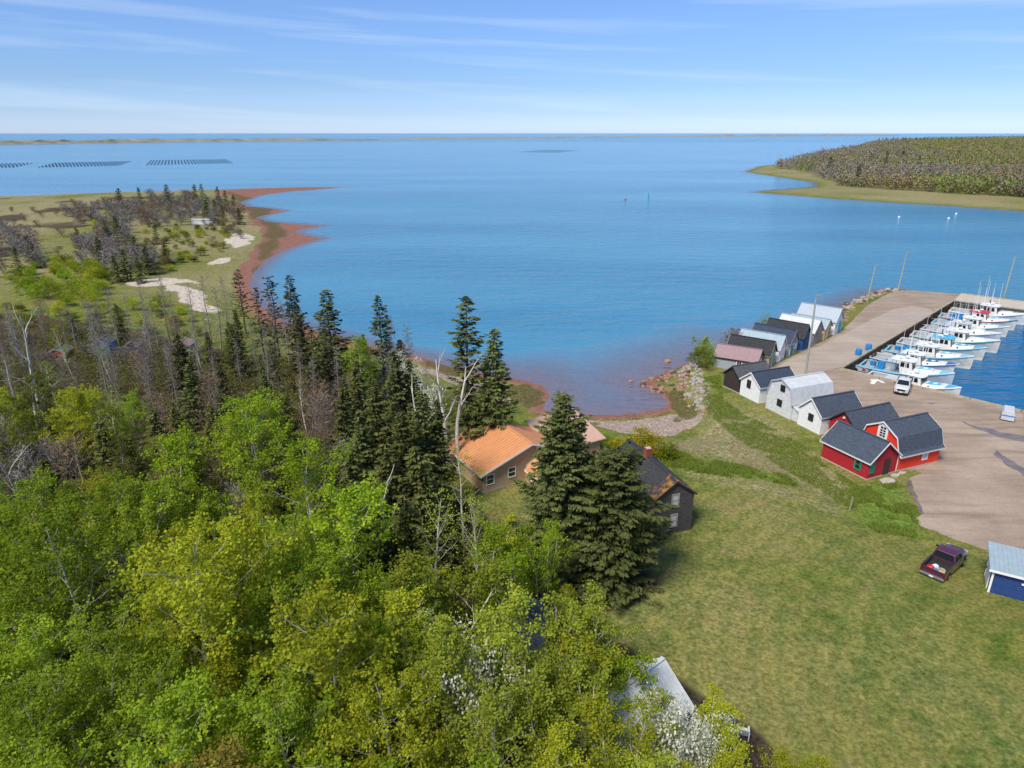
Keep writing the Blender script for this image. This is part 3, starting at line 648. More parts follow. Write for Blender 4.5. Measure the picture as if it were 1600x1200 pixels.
# ------------------------------------------------------------------ buildings
FACES = {'front': lambda W, L: (lambda u, o, z: (u, -o, z)),
         'back': lambda W, L: (lambda u, o, z: (u, L + o, z)),
         'left': lambda W, L: (lambda u, o, z: (-W / 2 - o, u, z)),
         'right': lambda W, L: (lambda u, o, z: (W / 2 + o, u, z))}
def fbox(mb, T, u0, u1, o0, o1, z0, z1):
    return mb.hexa([T(u0, o0, z0), T(u1, o0, z0), T(u1, o1, z0), T(u0, o1, z0), T(u0, o0, z1), T(u1, o0, z1), T(u1, o1, z1), T(u0, o1, z1)])
def window(root, T, u, z, w_, h_, frame='white_trim', glass='glass', nx=1, nz=2, fw=0.09):
    m = MB(); u0, u1, z0, z1 = u - w_ / 2, u + w_ / 2, z, z + h_
    fbox(m, T, u0 - fw, u0, 0.004, 0.07, z0 - fw, z1 + fw); fbox(m, T, u1, u1 + fw, 0.004, 0.07, z0 - fw, z1 + fw)
    fbox(m, T, u0, u1, 0.004, 0.07, z1, z1 + fw); fbox(m, T, u0, u1, 0.004, 0.085, z0 - fw, z0)
    for i in range(1, nx): fbox(m, T, u0 + w_ * i / nx - 0.025, u0 + w_ * i / nx + 0.025, 0.006, 0.06, z0, z1)
    for i in range(1, nz):
        for k in range(nx):
            a = u0 + w_ * k / nx + (0.026 if k else 0); b_ = u0 + w_ * (k + 1) / nx - (0.026 if k < nx - 1 else 0)
            fbox(m, T, a, b_, 0.006, 0.06, z0 + h_ * i / nz - 0.03, z0 + h_ * i / nz + 0.03)
    wo_ = m.build('window', M[frame], root)
    for i in range(nx):
        for k in range(nz):
            a, b_ = u0 + w_ * i / nx, u0 + w_ * (i + 1) / nx; c, d = z0 + h_ * k / nz, z0 + h_ * (k + 1) / nz
            fbox(MB(), T, a + 0.028, b_ - 0.028, 0.008, 0.028, c + 0.032, d - 0.032).build('pane', M[glass], wo_)
    return wo_
def door(root, T, u, w_, h_, m_, z=0.02, frame='white_trim', double=False):
    m = MB(); fbox(m, T, u - w_ / 2, u + w_ / 2, 0.004, 0.06, z, z + h_); d = m.build('door', M[m_], root)
    if frame:
        f = MB(); fbox(f, T, u - w_ / 2 - 0.1, u - w_ / 2, 0.003, 0.08, z, z + h_ + 0.1); fbox(f, T, u + w_ / 2, u + w_ / 2 + 0.1, 0.003, 0.08, z, z + h_ + 0.1); fbox(f, T, u - w_ / 2, u + w_ / 2, 0.003, 0.08, z + h_, z + h_ + 0.1)
        f.build('door_frame', M[frame], d)
    h = MB(); fbox(h, T, u + w_ * 0.36, u + w_ * 0.42, 0.06, 0.12, z + h_ * 0.45, z + h_ * 0.52); h.build('handle', M['steel_dark'], d)
    if double:
        g = MB(); fbox(g, T, u - 0.02, u + 0.02, 0.06, 0.075, z, z + h_); g.build('door_gap', M['black_trim'], d)
    return d
def offset_prof(P_, th):
    out = []
    for i, (x, z) in enumerate(P_):
        a = P_[max(i - 1, 0)]; b_ = P_[min(i + 1, len(P_) - 1)]
        n1 = None
        ns = []
        for s, e in ((a, (x, z)), ((x, z), b_)):
            dx, dz = e[0] - s[0], e[1] - s[1]; l = math.hypot(dx, dz)
            if l > 1e-6: ns.append((-dz / l, dx / l))
        nx = sum(n[0] for n in ns) / len(ns); nz_ = sum(n[1] for n in ns) / len(ns)
        l2 = nx * nx + nz_ * nz_
        out.append((x + nx * th / l2, z + nz_ * th / l2))
    return out
def roof_part(root, P_, y0, y1, m_, th=0.08, ribs=0.0, trim=None, name='roof', lift=0.012):
    """P_: underside profile from left eave over the ridge to right eave"""
    P_ = offset_prof(P_, lift); top = offset_prof(P_, th)
    m = MB(); m.prism_y(P_ + top[::-1], y0, y1)
    if ribs:
        n = int((y1 - y0) / ribs)
        for i in range(n + 1):
            y = y0 + 0.04 + (y1 - y0 - 0.08) * i / n
            for a, b_ in zip(top[:-1], top[1:]): m.beam((a[0], y, a[1] + 0.012), (b_[0], y, b_[1] + 0.012), 0.045, 0.05)
    r = m.build(name, M[m_], root)
    k = max(range(len(top)), key=lambda i: top[i][1])
    MB().beam((top[k][0], y0 + 0.01, top[k][1] + 0.015), (top[k][0], y1 - 0.01, top[k][1] + 0.015), 0.28, 0.05).build('ridge_cap', M[m_], r)
    if trim:
        f = MB()
        for y in (y0 - 0.02, y1 + 0.02):
            for a, b_, c, d in zip(P_[:-1], P_[1:], top[:-1], top[1:]):
                f.hexa([(a[0], y - 0.02, a[1] - 0.09), (b_[0], y - 0.02, b_[1] - 0.09), (b_[0], y + 0.02, b_[1] - 0.09), (a[0], y + 0.02, a[1] - 0.09),
                        (c[0], y - 0.02, c[1] + 0.01), (d[0], y - 0.02, d[1] + 0.01), (d[0], y + 0.02, d[1] + 0.01), (c[0], y + 0.02, c[1] + 0.01)])
        for e, s in ((0, -1), (-1, 1)):
            x, z = P_[e]; f.box(min(x, x + s * 0.03), max(x, x + s * 0.03), y0, y1, z - 0.10, z + th + 0.01)
        f.build('fascia', M[trim], r)
    return r
def shed(label, cx_, cy_, xdir, W, L, wall, ridge, z, wm_, rm_, trim='white_trim', ribs=0.0, over=0.22, name='fishing_shed', cat='shed', group=None, knee=None, flare=None, corner=None, found=True):
    """gable front centred at (cx_, cy_); xdir = plan direction of the front, left to right"""
    root = empty(name, (cx_, cy_, z), R(xdir), label, cat, group)
    a = W / 2
    if knee: prof = [(-a, wall), (-a * knee[0], knee[1]), (0, ridge), (a * knee[0], knee[1]), (a, wall)]
    else: prof = [(-a, wall), (0, ridge), (a, wall)]
    body = MB().prism_y([(-a, -0.35), (a, -0.35)] + prof[::-1], 0, L); body.build('wall', M[wm_], root)
    sx, sz = prof[1][0] - prof[0][0], prof[1][1] - prof[0][1]
    l = math.hypot(sx, sz); ex = (prof[0][0] - sx / l * over, prof[0][1] - sz / l * over)
    P_ = [ex] + prof[1:-1] + [(-ex[0], ex[1])]
    if flare: P_ = [(-a - flare[0], flare[1]), (-a - 0.02, wall + 0.25)] + prof[1:-1] + [(a + 0.02, wall + 0.25), (a + flare[0], flare[1])]
    roof_part(root, P_, -over, L + over, rm_, ribs=ribs, trim=trim)
    if corner:
        for sx_ in (-1, 1):
            MB().box(sx_ * a - 0.09 if sx_ > 0 else -a - 0.02, a + 0.02 if sx_ > 0 else -a + 0.09, -0.03, -0.004, 0, wall - 0.05).build('corner_board', M[corner], root)
    if found: MB().box(-a - 0.05, a + 0.05, -0.05, L + 0.05, -0.6, 0.03).build('foundation', M['concrete'], root)
    T = {k: f(W, L) for k, f in FACES.items()}
    return root, T
def mid(a, b_): return ((a[0] + b_[0]) / 2, (a[1] + b_[1]) / 2)
grpR = 'gear sheds in the row nearer the lawn'; grpL = 'gear sheds along the wharf road'
# --- nearer row
r_, T = shed('dark brown board shed with grey roof, farthest of the near row', 32.7, 95.5, -66, 3.4, 5.9, 2.1, 3.55, 2.0, 'brown_wall', 'roof_charcoal', trim='black_trim', group=grpR)
door(r_, T['right'], 4.0, 1.0, 1.9, 'wood_door', frame=None)
r_, T = shed('white shed with navy roof beside the dark brown shed', *mid((33.4, 93.5), (34.9, 89.7)), -68, 4.0, 6.5, 2.45, 3.95, 2.0, 'white', 'roof_navy', trim='white_trim', corner='white_trim', group=grpR)
window(r_, T['front'], -0.35, 1.65, 0.62, 1.0, frame='black_trim', nx=1, nz=2); door(r_, T['right'], 4.4, 1.0, 2.0, 'white_trim')
r_, T = shed('weathered white barn-roofed shed with pale metal roof', *mid((35.4, 88.4), (37.2, 84.0)), -68, 4.7, 7.0, 2.1, 4.95, 2.0, 'white_worn', 'roof_white', trim='roof_grey', ribs=0.45, knee=(0.74, 4.15), over=0.15, group=grpR)
window(r_, T['front'], 0.35, 3.35, 0.75, 0.8, frame='black_trim', nx=3, nz=2, fw=0.05); window(r_, T['front'], 0.1, 1.15, 0.8, 0.85, frame='black_trim', nx=3, nz=2, fw=0.05)
leanto = MB().prism_y([(2.36, -0.3), (3.3, -0.3), (3.3, 1.35), (2.36, 1.75)], 0.25, 6.6); leanto.build('lean_to', M['white_worn'], r_)
lr = MB().add([(2.3, 0.1, 1.86), (3.5, 0.1, 1.36), (3.5, 6.8, 1.36), (2.3, 6.8, 1.86), (2.3, 0.1, 1.94), (3.5, 0.1, 1.44), (3.5, 6.8, 1.44), (2.3, 6.8, 1.94)], [(3, 2, 1, 0), (4, 5, 6, 7), (0, 1, 5, 4), (1, 2, 6, 5), (2, 3, 7, 6), (3, 0, 4, 7)]); lr.build('lean_to_roof', M['roof_white'], r_)
r_, T = shed('small white shed with slate roof against the crimson sheds', *mid((37.6, 82.6), (39.0, 79.1)), -68, 3.8, 6.7, 2.45, 4.2, 2.0, 'white', 'roof_slate', trim='white_trim', corner='white_trim', group=grpR)
window(r_, T['front'], 0.15, 1.3, 0.75, 0.85, frame='black_trim', nx=2, nz=2, fw=0.05)
r_, T = shed('crimson shed with slate roof hidden behind the other red sheds', 40.75, 77.0, -67, 4.1, 7.2, 2.3, 4.0, 2.0, 'crimson', 'roof_slate', trim='black_trim', group=grpR)
MB().box(-0.12, 0.12, -0.2, -0.02, 3.15, 3.35).build('lamp', M['white_plastic'], r_)
r_, T = shed('crimson shed with green windows, dark door and white trim', *mid((39.2, 67.2), (43.35, 69.15)), 25, 4.6, 6.2, 2.2, 4.05, 2.0, 'crimson', 'roof_slate', trim='white_trim', over=0.32, group=grpR)
window(r_, T['front'], -1.75, 0.75, 0.55, 1.15, frame='green_trim', glass='green_trim', nx=1, nz=1, fw=0.12)
window(r_, T['left'], 1.35, 0.75, 0.55, 1.0, frame='green_trim', glass='glass', nx=1, nz=2, fw=0.16)
door(r_, T['front'], 0.65, 0.95, 1.95, 'wood_door', frame=None)
r_, T = shed('scarlet barn-roofed shed with white trim beside the yard', *mid((41.6, 74.0), (43.55, 69.2)), -68, 5.1, 6.6, 1.95, 5.0, 2.0, 'scarlet', 'roof_slate', trim='white_trim', knee=(0.80, 3.85), flare=(0.42, 1.85), over=0.2, corner='white_trim', group=grpR)
window(r_, T['front'], 0.0, 3.15, 0.75, 1.25, nx=2, nz=4, fw=0.28); window(r_, T['right'], 4.25, 0.75, 0.62, 0.95, glass='pale_glass', nx=1, nz=2, fw=0.14)
# --- wharf road row
Lrow = [
 ('grey-walled shed with mauve metal roof, nearest of the wharf row', 39.7, 103.9, 60, 4.5, 6.7, 2.15, 3.55, 'grey_wall', 'roof_mauve', 'black_trim', 0.5),
 ('tan-fronted shed with black roof and bright green door', 42.6, 106.3, 54, 3.5, 7.0, 2.3, 4.2, 'tan_gable', 'roof_black', 'grey_wood', 0),
 ('white-fronted shed with pale blue metal roof on the wharf road', 45.4, 109.6, 51, 3.2, 7.0, 2.3, 4.2, 'white', 'roof_pale', 'white_trim', 0.5),
 ('weathered grey-fronted shed with navy roof and teal door', 48.6, 112.9, 48, 3.9, 7.0, 2.3, 4.2, 'weather_wall', 'roof_navy', 'grey_wood', 0),
 ('bright blue-fronted shed with black roof on the wharf road', 52.0, 116.0, 48, 3.5, 6.8, 2.3, 4.35, 'blue_wall', 'roof_black', 'black_trim', 0),
 ('weathered grey-fronted shed with white metal roof', 55.6, 119.6, 46, 3.9, 6.8, 2.3, 4.25, 'weather_wall', 'roof_white', 'grey_wood', 0.5),
 ('pale yellow-fronted shed with pale blue roof', 58.9, 122.9, 48, 3.5, 6.8, 2.1, 3.5, 'yellow_wall', 'roof_pale', 'grey_wood', 0.5),
 ('tall white shed with grey metal roof and turquoise door at the row end', 62.4, 126.3, 48, 4.2, 7.2, 2.6, 4.7, 'white', 'roof_grey', 'roof_grey', 0.5)]
rt = []
for i, (lb, x, y, xd, W, L, wl, rg, wm_, rm_, tr, rb) in enumerate(Lrow):
    rt.append(shed(lb, x, y, xd, W, L, wl, rg, YZ + 0.02, wm_, rm_, trim=tr, ribs=rb, group=grpL))
window(rt[0][0], rt[0][1]['left'], 2.7, 1.25, 0.7, 0.6, nx=2, nz=1, fw=0.12)
door(rt[0][0], rt[0][1]['front'], 0.4, 1.1, 1.9, 'white_trim')
door(rt[1][0], rt[1][1]['front'], 0.55, 1.25, 2.0, 'green_door')
door(rt[2][0], rt[2][1]['front'], 0.0, 1.7, 2.0, 'white_trim', double=True)
door(rt[3][0], rt[3][1]['front'], -0.75, 1.5, 1.9, 'teal_door'); window(rt[3][0], rt[3][1]['front'], 1.1, 0.9, 0.5, 0.7)
door(rt[4][0], rt[4][1]['front'], 0.1, 1.5, 1.95, 'blue_wall', frame='black_trim')
door(rt[5][0], rt[5][1]['front'], 0.5, 1.7, 1.9, 'grey_wood', frame='grey_wood', double=True)
door(rt[6][0], rt[6][1]['front'], 0.65, 1.4, 1.9, 'ochre_door', frame='white_trim')
door(rt[7][0], rt[7][1]['front'], 0.75, 1.5, 2.2, 'cyan_door', frame=None)
# --- blue shed at the right edge
bz = hz(41.5, 47.5)
r_ = empty('blue_shed', (39.2, 46.9, bz), R(-30), 'navy blue shed with white trim and pale metal roof at the right edge', 'shed')
MB().prism_y([(0, -0.3), (7.5, -0.3), (7.5, 2.35), (0, 2.35)], 0, 3.4).build('wall', M['navy_wall'], r_)
rf = MB(); rf.hexa([(-0.3, -0.3, 2.36), (7.8, -0.3, 2.36), (7.8, 3.7, 2.78), (-0.3, 3.7, 2.78), (-0.3, -0.3, 2.45), (7.8, -0.3, 2.45), (7.8, 3.7, 2.87), (-0.3, 3.7, 2.87)])
for i in range(26): rf.beam((-0.25 + i * 0.32, -0.28, 2.465), (-0.25 + i * 0.32, 3.68, 2.885), 0.05, 0.05)
rf = rf.build('roof', M['roof_pale'], r_)
MB().box(-0.33, 7.8, -0.35, -0.305, 2.26, 2.46).build('fascia', M['white_trim'], rf)
MB().box(-0.02, 0.12, -0.03, -0.004, 0, 2.3).build('corner_board', M['white_trim'], r_)
MB().box(-0.03, -0.004, -0.02, 0.12, 0, 2.3).build('corner_board', M['white_trim'], r_)
T_ = lambda u, o, z: (-o, u, z)
door(r_, T_, 1.7, 1.9, 2.0, 'white_trim', z=0.1)
T_ = lambda u, o, z: (u, -o, z)
fbox(MB(), T_, 2.0, 4.2, 0.01, 0.12, 1.62, 1.74).build('shelf_board', M['white_trim'], r_)
for k in range(2): MB().box(2.6, 4.2, -0.55 - 0.4 * k, -0.2 - 0.4 * k, 0.05 + 0.0 * k, 0.22 - 0.12 * k).build('step', M['grey_wood'], r_)
MB().box(-0.05, 7.55, -0.05, 3.45, -0.5, 0.06).build('foundation', M['brown_wood'], r_)

# --- house with the orange metal roof (plan axis 31 degrees)
r_ = empty('orange_roofed_house', (-2.9, 62.2, 3.0), R(31), 'tan house with orange metal roof behind the spruces', 'house')
sl_ = 0.345
MB().prism_y([(0, -0.5), (11.2, -0.5), (11.2, 2.5), (5.6, 4.43), (0, 2.5)], 0, 6.0).build('wall', M['tan_wall'], r_)
MB().prism_y([(-1.0, -0.5), (9.0, -0.5), (9.0, 2.4), (4.5, 4.05), (-1.0, 2.15)], 6.003, 8.0).build('wall', M['tan_wall'], r_)
P1 = [(-0.6, 2.5 - 0.6 * sl_), (5.6, 4.43), (11.8, 2.29)]
roof_part(r_, P1, -0.5, 6.1, 'roof_orange', th=0.10, ribs=0.42, trim='white_trim')
roof_part(r_, [(-1.6, 1.95), (4.5, 4.06), (9.6, 2.2)], 6.12, 8.3, 'roof_orange', th=0.10, ribs=0.42, trim='white_trim')
T_ = lambda u, o, z: (u, -o, z)
window(r_, T_, 0.75, 1.0, 0.8, 1.0, fw=0.1); window(r_, T_, 3.35, 1.15, 0.8, 1.0, fw=0.1)
MB().prism_y([(5.05, -0.5), (8.2, -0.5), (8.2, 2.0), (6.6, 3.0), (5.05, 2.0)], -2.8, -0.003).build('porch_wall', M['tan_wall'], r_)
roof_part(r_, [(4.6, 1.72), (6.6, 3.02), (8.6, 1.72)], -3.1, -0.56, 'roof_orange', th=0.07, ribs=0.4, trim='white_trim', name='porch_roof')
window(r_, lambda u, o, z: (5.05 - o, u, z), -1.2, 0.75, 0.75, 1.0, fw=0.1)
MB().prism_z([(11.25, 0.6), (15.5, 0.6), (15.5, 6.0), (11.25, 6.0)], -0.5, 2.2).build('side_wing', M['tan_wall'], r_)
sw = MB().hexa([(9.0, 0.2, 2.35), (16.0, 0.2, 2.35), (16.0, 6.6, 3.7), (9.0, 6.6, 3.7), (9.0, 0.2, 2.45), (16.0, 0.2, 2.45), (16.0, 6.6, 3.8), (9.0, 6.6, 3.8)])
for i in range(16): sw.beam((9.1 + i * 0.45, 0.22, 2.47), (9.1 + i * 0.45, 6.58, 3.82), 0.05, 0.05)
sw.build('side_wing_roof', M['roof_pink'], r_)
MB().tube([(5.6, 5.6, 4.4), (5.6, 5.6, 5.6)], 0.06, 6).build('vent_pipe', M['galv'], r_)
MB().box(-0.04, 11.24, -0.04, 6.0, -0.6, 0.25).build('foundation', M['concrete'], r_)
# --- old black-shingled house
r_, T = shed('old two-storey house with blackened shingles and lichen-streaked roof', 14.85, 54.75, 18, 4.0, 9.2, 4.0, 5.45, 3.0, 'old_shingle', 'lichen_roof', trim='black_trim', over=0.18, name='old_house', cat='house')
window(r_, T['front'], 0.05, 0.85, 0.62, 1.15, frame='grey_wood', glass='pale_glass', nx=1, nz=2, fw=0.1); window(r_, T['front'], 0.05, 2.95, 0.62, 1.15, frame='grey_wood', glass='pale_glass', nx=1, nz=2, fw=0.1)
chm = empty('chimney', (0, 5.4, 5.2)); chm.parent = r_
bk = MB().box(-0.1, 0.1, -0.045, 0.045, -0.03, 0.03).mesh('brick'); bk.materials.append(M['brick'])
MB().box(-0.24, 0.24, -0.24, 0.24, -0.2, 1.18).build('flue_core', M['concrete'], chm)
for lv in range(17):
    for sd_ in range(4):
        for kx in (-1, 1):
            o = bpy.data.objects.new('brick', bk); COL.objects.link(o); o.parent = chm
            off = kx * 0.125 + (0.05 if lv % 2 else -0.05); g = 0.262 + (0.03 if lv > 14 else 0)
            q = [(off, -g), (g, off), (-off, g), (-g, -off)][sd_]
            o.location = (q[0], q[1], -0.02 + lv * 0.072); o.rotation_euler = (0, 0, sd_ * math.pi / 2)
MB().box(-0.4, 0.4, -0.4, 0.4, -0.15, -0.02).build('flashing', M['galv'], chm)
# --- roofs in the foreground wood
r_, T = shed('white metal-roofed shed half hidden by blossom at the bottom', 3.8, 29.4, -50, 4.6, 7.2, 1.9, 3.75, 3.3, 'white_worn', 'roof_white', trim='white_trim', ribs=0.3, name='hidden_shed')
r_, T = shed('dark metal-roofed shed glimpsed through the birches', -1.2, 34.3, -16, 4.4, 7.0, 2.1, 3.4, 3.4, 'weather_wall', 'roof_dark', trim='black_trim', ribs=0.35, name='hidden_shed')
# --- shacks among the dead spruces and on the point
def shack(x, y, xd, W, L, wl, rg, wm_, rm_, label, tr='white_trim'):
    r_, T = shed(label, x, y, xd, W, L, wl, rg, hz(x, y), wm_, rm_, trim=tr, name='shack', over=0.12, group='shacks beyond the wood')
    window(r_, T['front'], 0.3, 0.7, 0.6, 0.6, frame='yellow_wall' if 'yellow' in label else 'grey_wood', nx=1, nz=1); door(r_, T['front'], -W * 0.28, 0.7, 1.6, 'wood_door', frame='grey_wood'); return r_
M['pale_blue_wall'] = siding('faded_blue_boards', (0.10, 0.28, 0.50), 0.2, 0.1); M['red_wall'] = siding('faded_red_boards', (0.30, 0.05, 0.045), 0.2, 0.1)
shack(-75.0, 107, 10, 2.9, 3, 1.7, 2.4, 'red_wall', 'roof_charcoal', 'small faded red shack with dark roof among grey trees at left', 'grey_wood')
shack(-70.5, 112, 8, 2.8, 3, 2.0, 2.7, 'pale_blue_wall', 'roof_charcoal', 'small faded blue shack among grey trees at left', 'grey_wood')
shack(-64.3, 110, 14, 2.5, 3, 1.9, 2.6, 'navy_wall', 'roof_charcoal', 'small navy shack with yellow window frame among dead spruces', 'black_trim')
shack(-56.8, 112, 5, 3.0, 3, 1.8, 2.4, 'weather_wall', 'roof_mauve', 'small grey shack with reddish roof behind the dead spruces', 'grey_wood')
r_ = empty('ruined_cabin', (-136.3, 296, hz(-132, 297)), 0, 'low white boarded ruin standing on the grassy point', 'cabin')
for k in range(6):
    MB().box(0, 9.2 - (1.5 if k == 4 else 0), -0.05, 0.02, 0.25 + k * 0.42, 0.25 + k * 0.42 + (0.34 if k != 3 else 0.18)).build('board', M['white_trim'], r_)
for x in (0.1, 3.0, 6.1, 9.0): MB().box(x - 0.1, x + 0.1, 0.03, 0.2, -0.3, 2.9).build('post', M['grey_wood'], r_)
MB().box(0, 9.2, 3.8, 4.0, -0.3, 2.6).build('back_wall', M['weather_wall'], r_)
MB().hexa([(-0.2, 1.9, 3.0), (9.4, 1.9, 3.0), (9.4, 4.2, 2.65), (-0.2, 4.2, 2.65), (-0.2, 1.9, 3.08), (9.4, 1.9, 3.08), (9.4, 4.2, 2.73), (-0.2, 4.2, 2.73)]).build('roof', M['roof_white'], r_)

# ------------------------------------------------------------------ lobster boats
M['hull_white'] = mat('white_hull_gelcoat', (0.70, 0.70, 0.66), 0.35, var=0.06, vscale=1.2)
M['hull_grey'] = mat('pale_grey_hull_gelcoat', (0.52, 0.55, 0.57), 0.35, var=0.06, vscale=1.2)
M['hull_cream'] = mat('cream_hull_gelcoat', (0.66, 0.63, 0.53), 0.35, var=0.06, vscale=1.2)
M['deck_lightblue'] = mat('light_blue_deck_paint', (0.20, 0.52, 0.66), 0.6, var=0.08)
M['deck_blue'] = mat('mid_blue_deck_paint', (0.03, 0.16, 0.42), 0.6, var=0.1)
M['deck_sky'] = mat('sky_blue_deck_paint', (0.08, 0.42, 0.62), 0.6, var=0.08)
M['deck_white'] = mat('white_deck_paint', (0.68, 0.70, 0.70), 0.6, var=0.06)
M['deck_grey'] = mat('grey_work_deck', (0.34, 0.38, 0.42), 0.7, var=0.12, vscale=1.5)
M['deck_pale'] = mat('pale_grey_platform', (0.48, 0.52, 0.55), 0.65, var=0.08, vscale=1.5)
M['boat_red'] = mat('red_boat_trim', (0.50, 0.03, 0.05), 0.5)
M['boat_green'] = mat('green_boat_trim', (0.02, 0.30, 0.25), 0.5)
M['weed_line'] = mat('dark_bottom_paint', (0.05, 0.06, 0.05), 0.7, var=0.3)
ST = [(0, 2.15, 1.95, 1.15), (2.5, 2.35, 2.15, 1.10), (5.5, 2.45, 2.25, 1.15), (8.0, 2.35, 2.05, 1.40), (10.0, 2.0, 1.5, 1.72), (11.6, 1.42, .85, 2.02), (12.8, .75, .35, 2.25), (13.7, .07, .02, 2.42)]
def lerp_st(x):
    for a, b_ in zip(ST[:-1], ST[1:]):
        if a[0] <= x <= b_[0]:
            t = (x - a[0]) / (b_[0] - a[0]); return [a[i] + (b_[i] - a[i]) * t for i in range(4)]
    return list(ST[-1])
def boat(label, x, y, head, hull, deck, top, trimc, masts=2, platform=True, tub=None, patch=False, scale=1.0, z=0.0, text=True, shift=0.0, tall=1.0):
    """x forward from the transom, y to port"""
    root = empty('lobster_boat', (x, y, z), R(head), label, 'boat', 'lobster boats moored in the basin'); root.scale = (scale,) * 3
    m = MB(); n = len(ST)
    ring = []
    for (sx, hb, hw, sz) in ST:
        wl = 0.15 + 0.25 * sx / 13.7
        ring.append([(sx * 0.97, 0, -0.55 + (0.45 if sx > 13 else 0)), (sx * 0.98, hw * 0.8, -0.35), (sx * 0.99, hw, wl), (sx, hb, sz)])
    vs_ = []
    for r in ring: vs_ += [(a, -b_, c) for a, b_, c in r[::-1]] + r[1:]
    k = 7
    m.add(vs_, [(i * k + j, (i + 1) * k + j, (i + 1) * k + j + 1, i * k + j + 1) for i in range(n - 1) for j in range(k - 1)] + [tuple(range(k))])
    h = m.build('hull', M[hull], root, smooth=False)
    # rub rail and dark waterline
    rr = MB()
    for s in (-1, 1):
        rr.tube([(sx, s * (hb + 0.03), sz - 0.10) for sx, hb, hw, sz in ST], 0.06, 5)
    rr.build('rub_rail', M[trimc], h)
    # deck: low work deck aft, foredeck forward, gunwale caps
    d = MB(); fl = 0.50
    xs = [0.05, 2.5, 5.5, 8.4]
    for a, b_ in zip(xs[:-1], xs[1:]):
        A, B = lerp_st(a), lerp_st(b_); d.add([(a, -A[1] + .2, fl), (b_, -B[1] + .2, fl), (b_, B[1] - .2, fl), (a, A[1] - .2, fl)], [(0, 1, 2, 3)])
        for s in (-1, 1): d.add([(a, s * (A[1] - .2), fl), (b_, s * (B[1] - .2), fl), (b_, s * (B[1] - .2), B[3]), (a, s * (A[1] - .2), A[3])], [(0, 1, 2, 3)])
    d.add([(0.2, -1.95, fl), (0.2, 1.95, fl), (0.2, 1.95, 1.12), (0.2, -1.95, 1.12)], [(0, 1, 2, 3)])
    d.build('work_deck', M['deck_grey'], root)
    g = MB()
    for a, b_ in zip(xs[:-1], xs[1:]):
        A, B = lerp_st(a), lerp_st(b_)
        for s in (-1, 1): g.hexa([(a, s * (A[1] - .22), A[3] - .03), (b_, s * (B[1] - .22), B[3] - .03), (b_, s * (B[1] + .02), B[3] - .03), (a, s * (A[1] + .02), A[3] - .03), (a, s * (A[1] - .22), A[3] + .04), (b_, s * (B[1] - .22), B[3] + .04), (b_, s * (B[1] + .02), B[3] + .04), (a, s * (A[1] + .02), A[3] + .04)])
    g.box(0, 0.26, -2.0, 2.0, 1.09, 1.19); g.build('gunwale', M[hull if deck != 'deck_lightblue' else 'deck_lightblue'], h)
    fd = MB(); fx = [8.4, 9.2, 10.0, 11.6, 12.8, 13.6]
    for a, b_ in zip(fx[:-1], fx[1:]):
        A, B = lerp_st(a), lerp_st(b_); fd.add([(a, -A[1] + .05, A[3] - .02), (b_, -B[1] + .04, B[3] - .02), (b_, B[1] - .04, B[3] - .02), (a, A[1] - .05, A[3] - .02), (a, 0, A[3] + .06), (b_, 0, B[3] + .06)], [(0, 1, 5, 4), (4, 5, 2, 3)])
    fd.build('foredeck', M['deck_white'], root)
    A = lerp_st(8.4)
    MB().box(8.36, 8.42, -A[1] + .1, A[1] - .1, fl, A[3]).build('bulkhead', M['hull_white'], root)
    bw = MB(); bx = [11.7, 12.4, 13.1, 13.5]
    for a, b_ in zip(bx[:-1], bx[1:]):
        A, B = lerp_st(a), lerp_st(b_); ia, ib = max(A[1] - .25, .02), max(B[1] - .25, .02)
        bw.add([(a, -ia, A[3] + .045), (b_, -ib, B[3] + .045), (b_, ib, B[3] + .045), (a, ia, A[3] + .045), (a, 0, A[3] + .09), (b_, 0, B[3] + .09)], [(0, 1, 5, 4), (4, 5, 2, 3)])
    bw.build('bow_deck', M[deck], root)
    # trunk cabin with coloured top and hatch
    tcn = MB().hexa([(8.7, -1.35, 1.40), (11.4, -.85, 1.85), (11.4, .85, 1.85), (8.7, 1.35, 1.40), (8.7, -1.2, 2.02), (11.2, -.72, 2.26), (11.2, .72, 2.26), (8.7, 1.2, 2.02)]).build('trunk_cabin', M['hull_white'], root, bevel=0.05)
    MB().hexa([(9.2, -1.0, 2.085), (11.0, -.66, 2.255), (11.0, .66, 2.255), (9.2, 1.0, 2.085), (9.2, -1.0, 2.10), (11.0, -.66, 2.27), (11.0, .66, 2.27), (9.2, 1.0, 2.10)]).build('cabin_top', M[deck], tcn)
    MB().hexa([(9.9, -.3, 2.16), (10.5, -.3, 2.21), (10.5, .3, 2.21), (9.9, .3, 2.16), (9.9, -.3, 2.24), (10.5, -.3, 2.30), (10.5, .3, 2.30), (9.9, .3, 2.24)]).build('hatch', M['deck_white'], tcn)
    # portlight
    for s in (-1, 1): MB().tube([(9.6, s * 1.17, 1.78), (9.6, s * 1.24, 1.78)], 0.16, 10).build('portlight', M['glass'], tcn)
    # wheelhouse
    n0 = len(root.children)
    wh = MB().hexa([(6.6, -1.5, fl), (8.75, -1.5, fl), (8.75, 1.5, fl), (6.6, 1.5, fl), (6.6, -1.38, 3.05), (8.35, -1.38, 3.05), (8.35, 1.38, 3.05), (6.6, 1.38, 3.05)]).build('wheelhouse', M['hull_white'], root)
    for k_ in range(3):
        y0 = -1.2 + k_ * 0.83
        MB().hexa([(8.662, y0, 2.1), (8.662, y0 + .72, 2.1), (8.70, y0 + .72, 2.1), (8.70, y0, 2.1), (8.49, y0 + .02, 2.86), (8.49, y0 + .70, 2.86), (8.53, y0 + .70, 2.86), (8.53, y0 + .02, 2.86)]).build('window', M['glass'], wh)
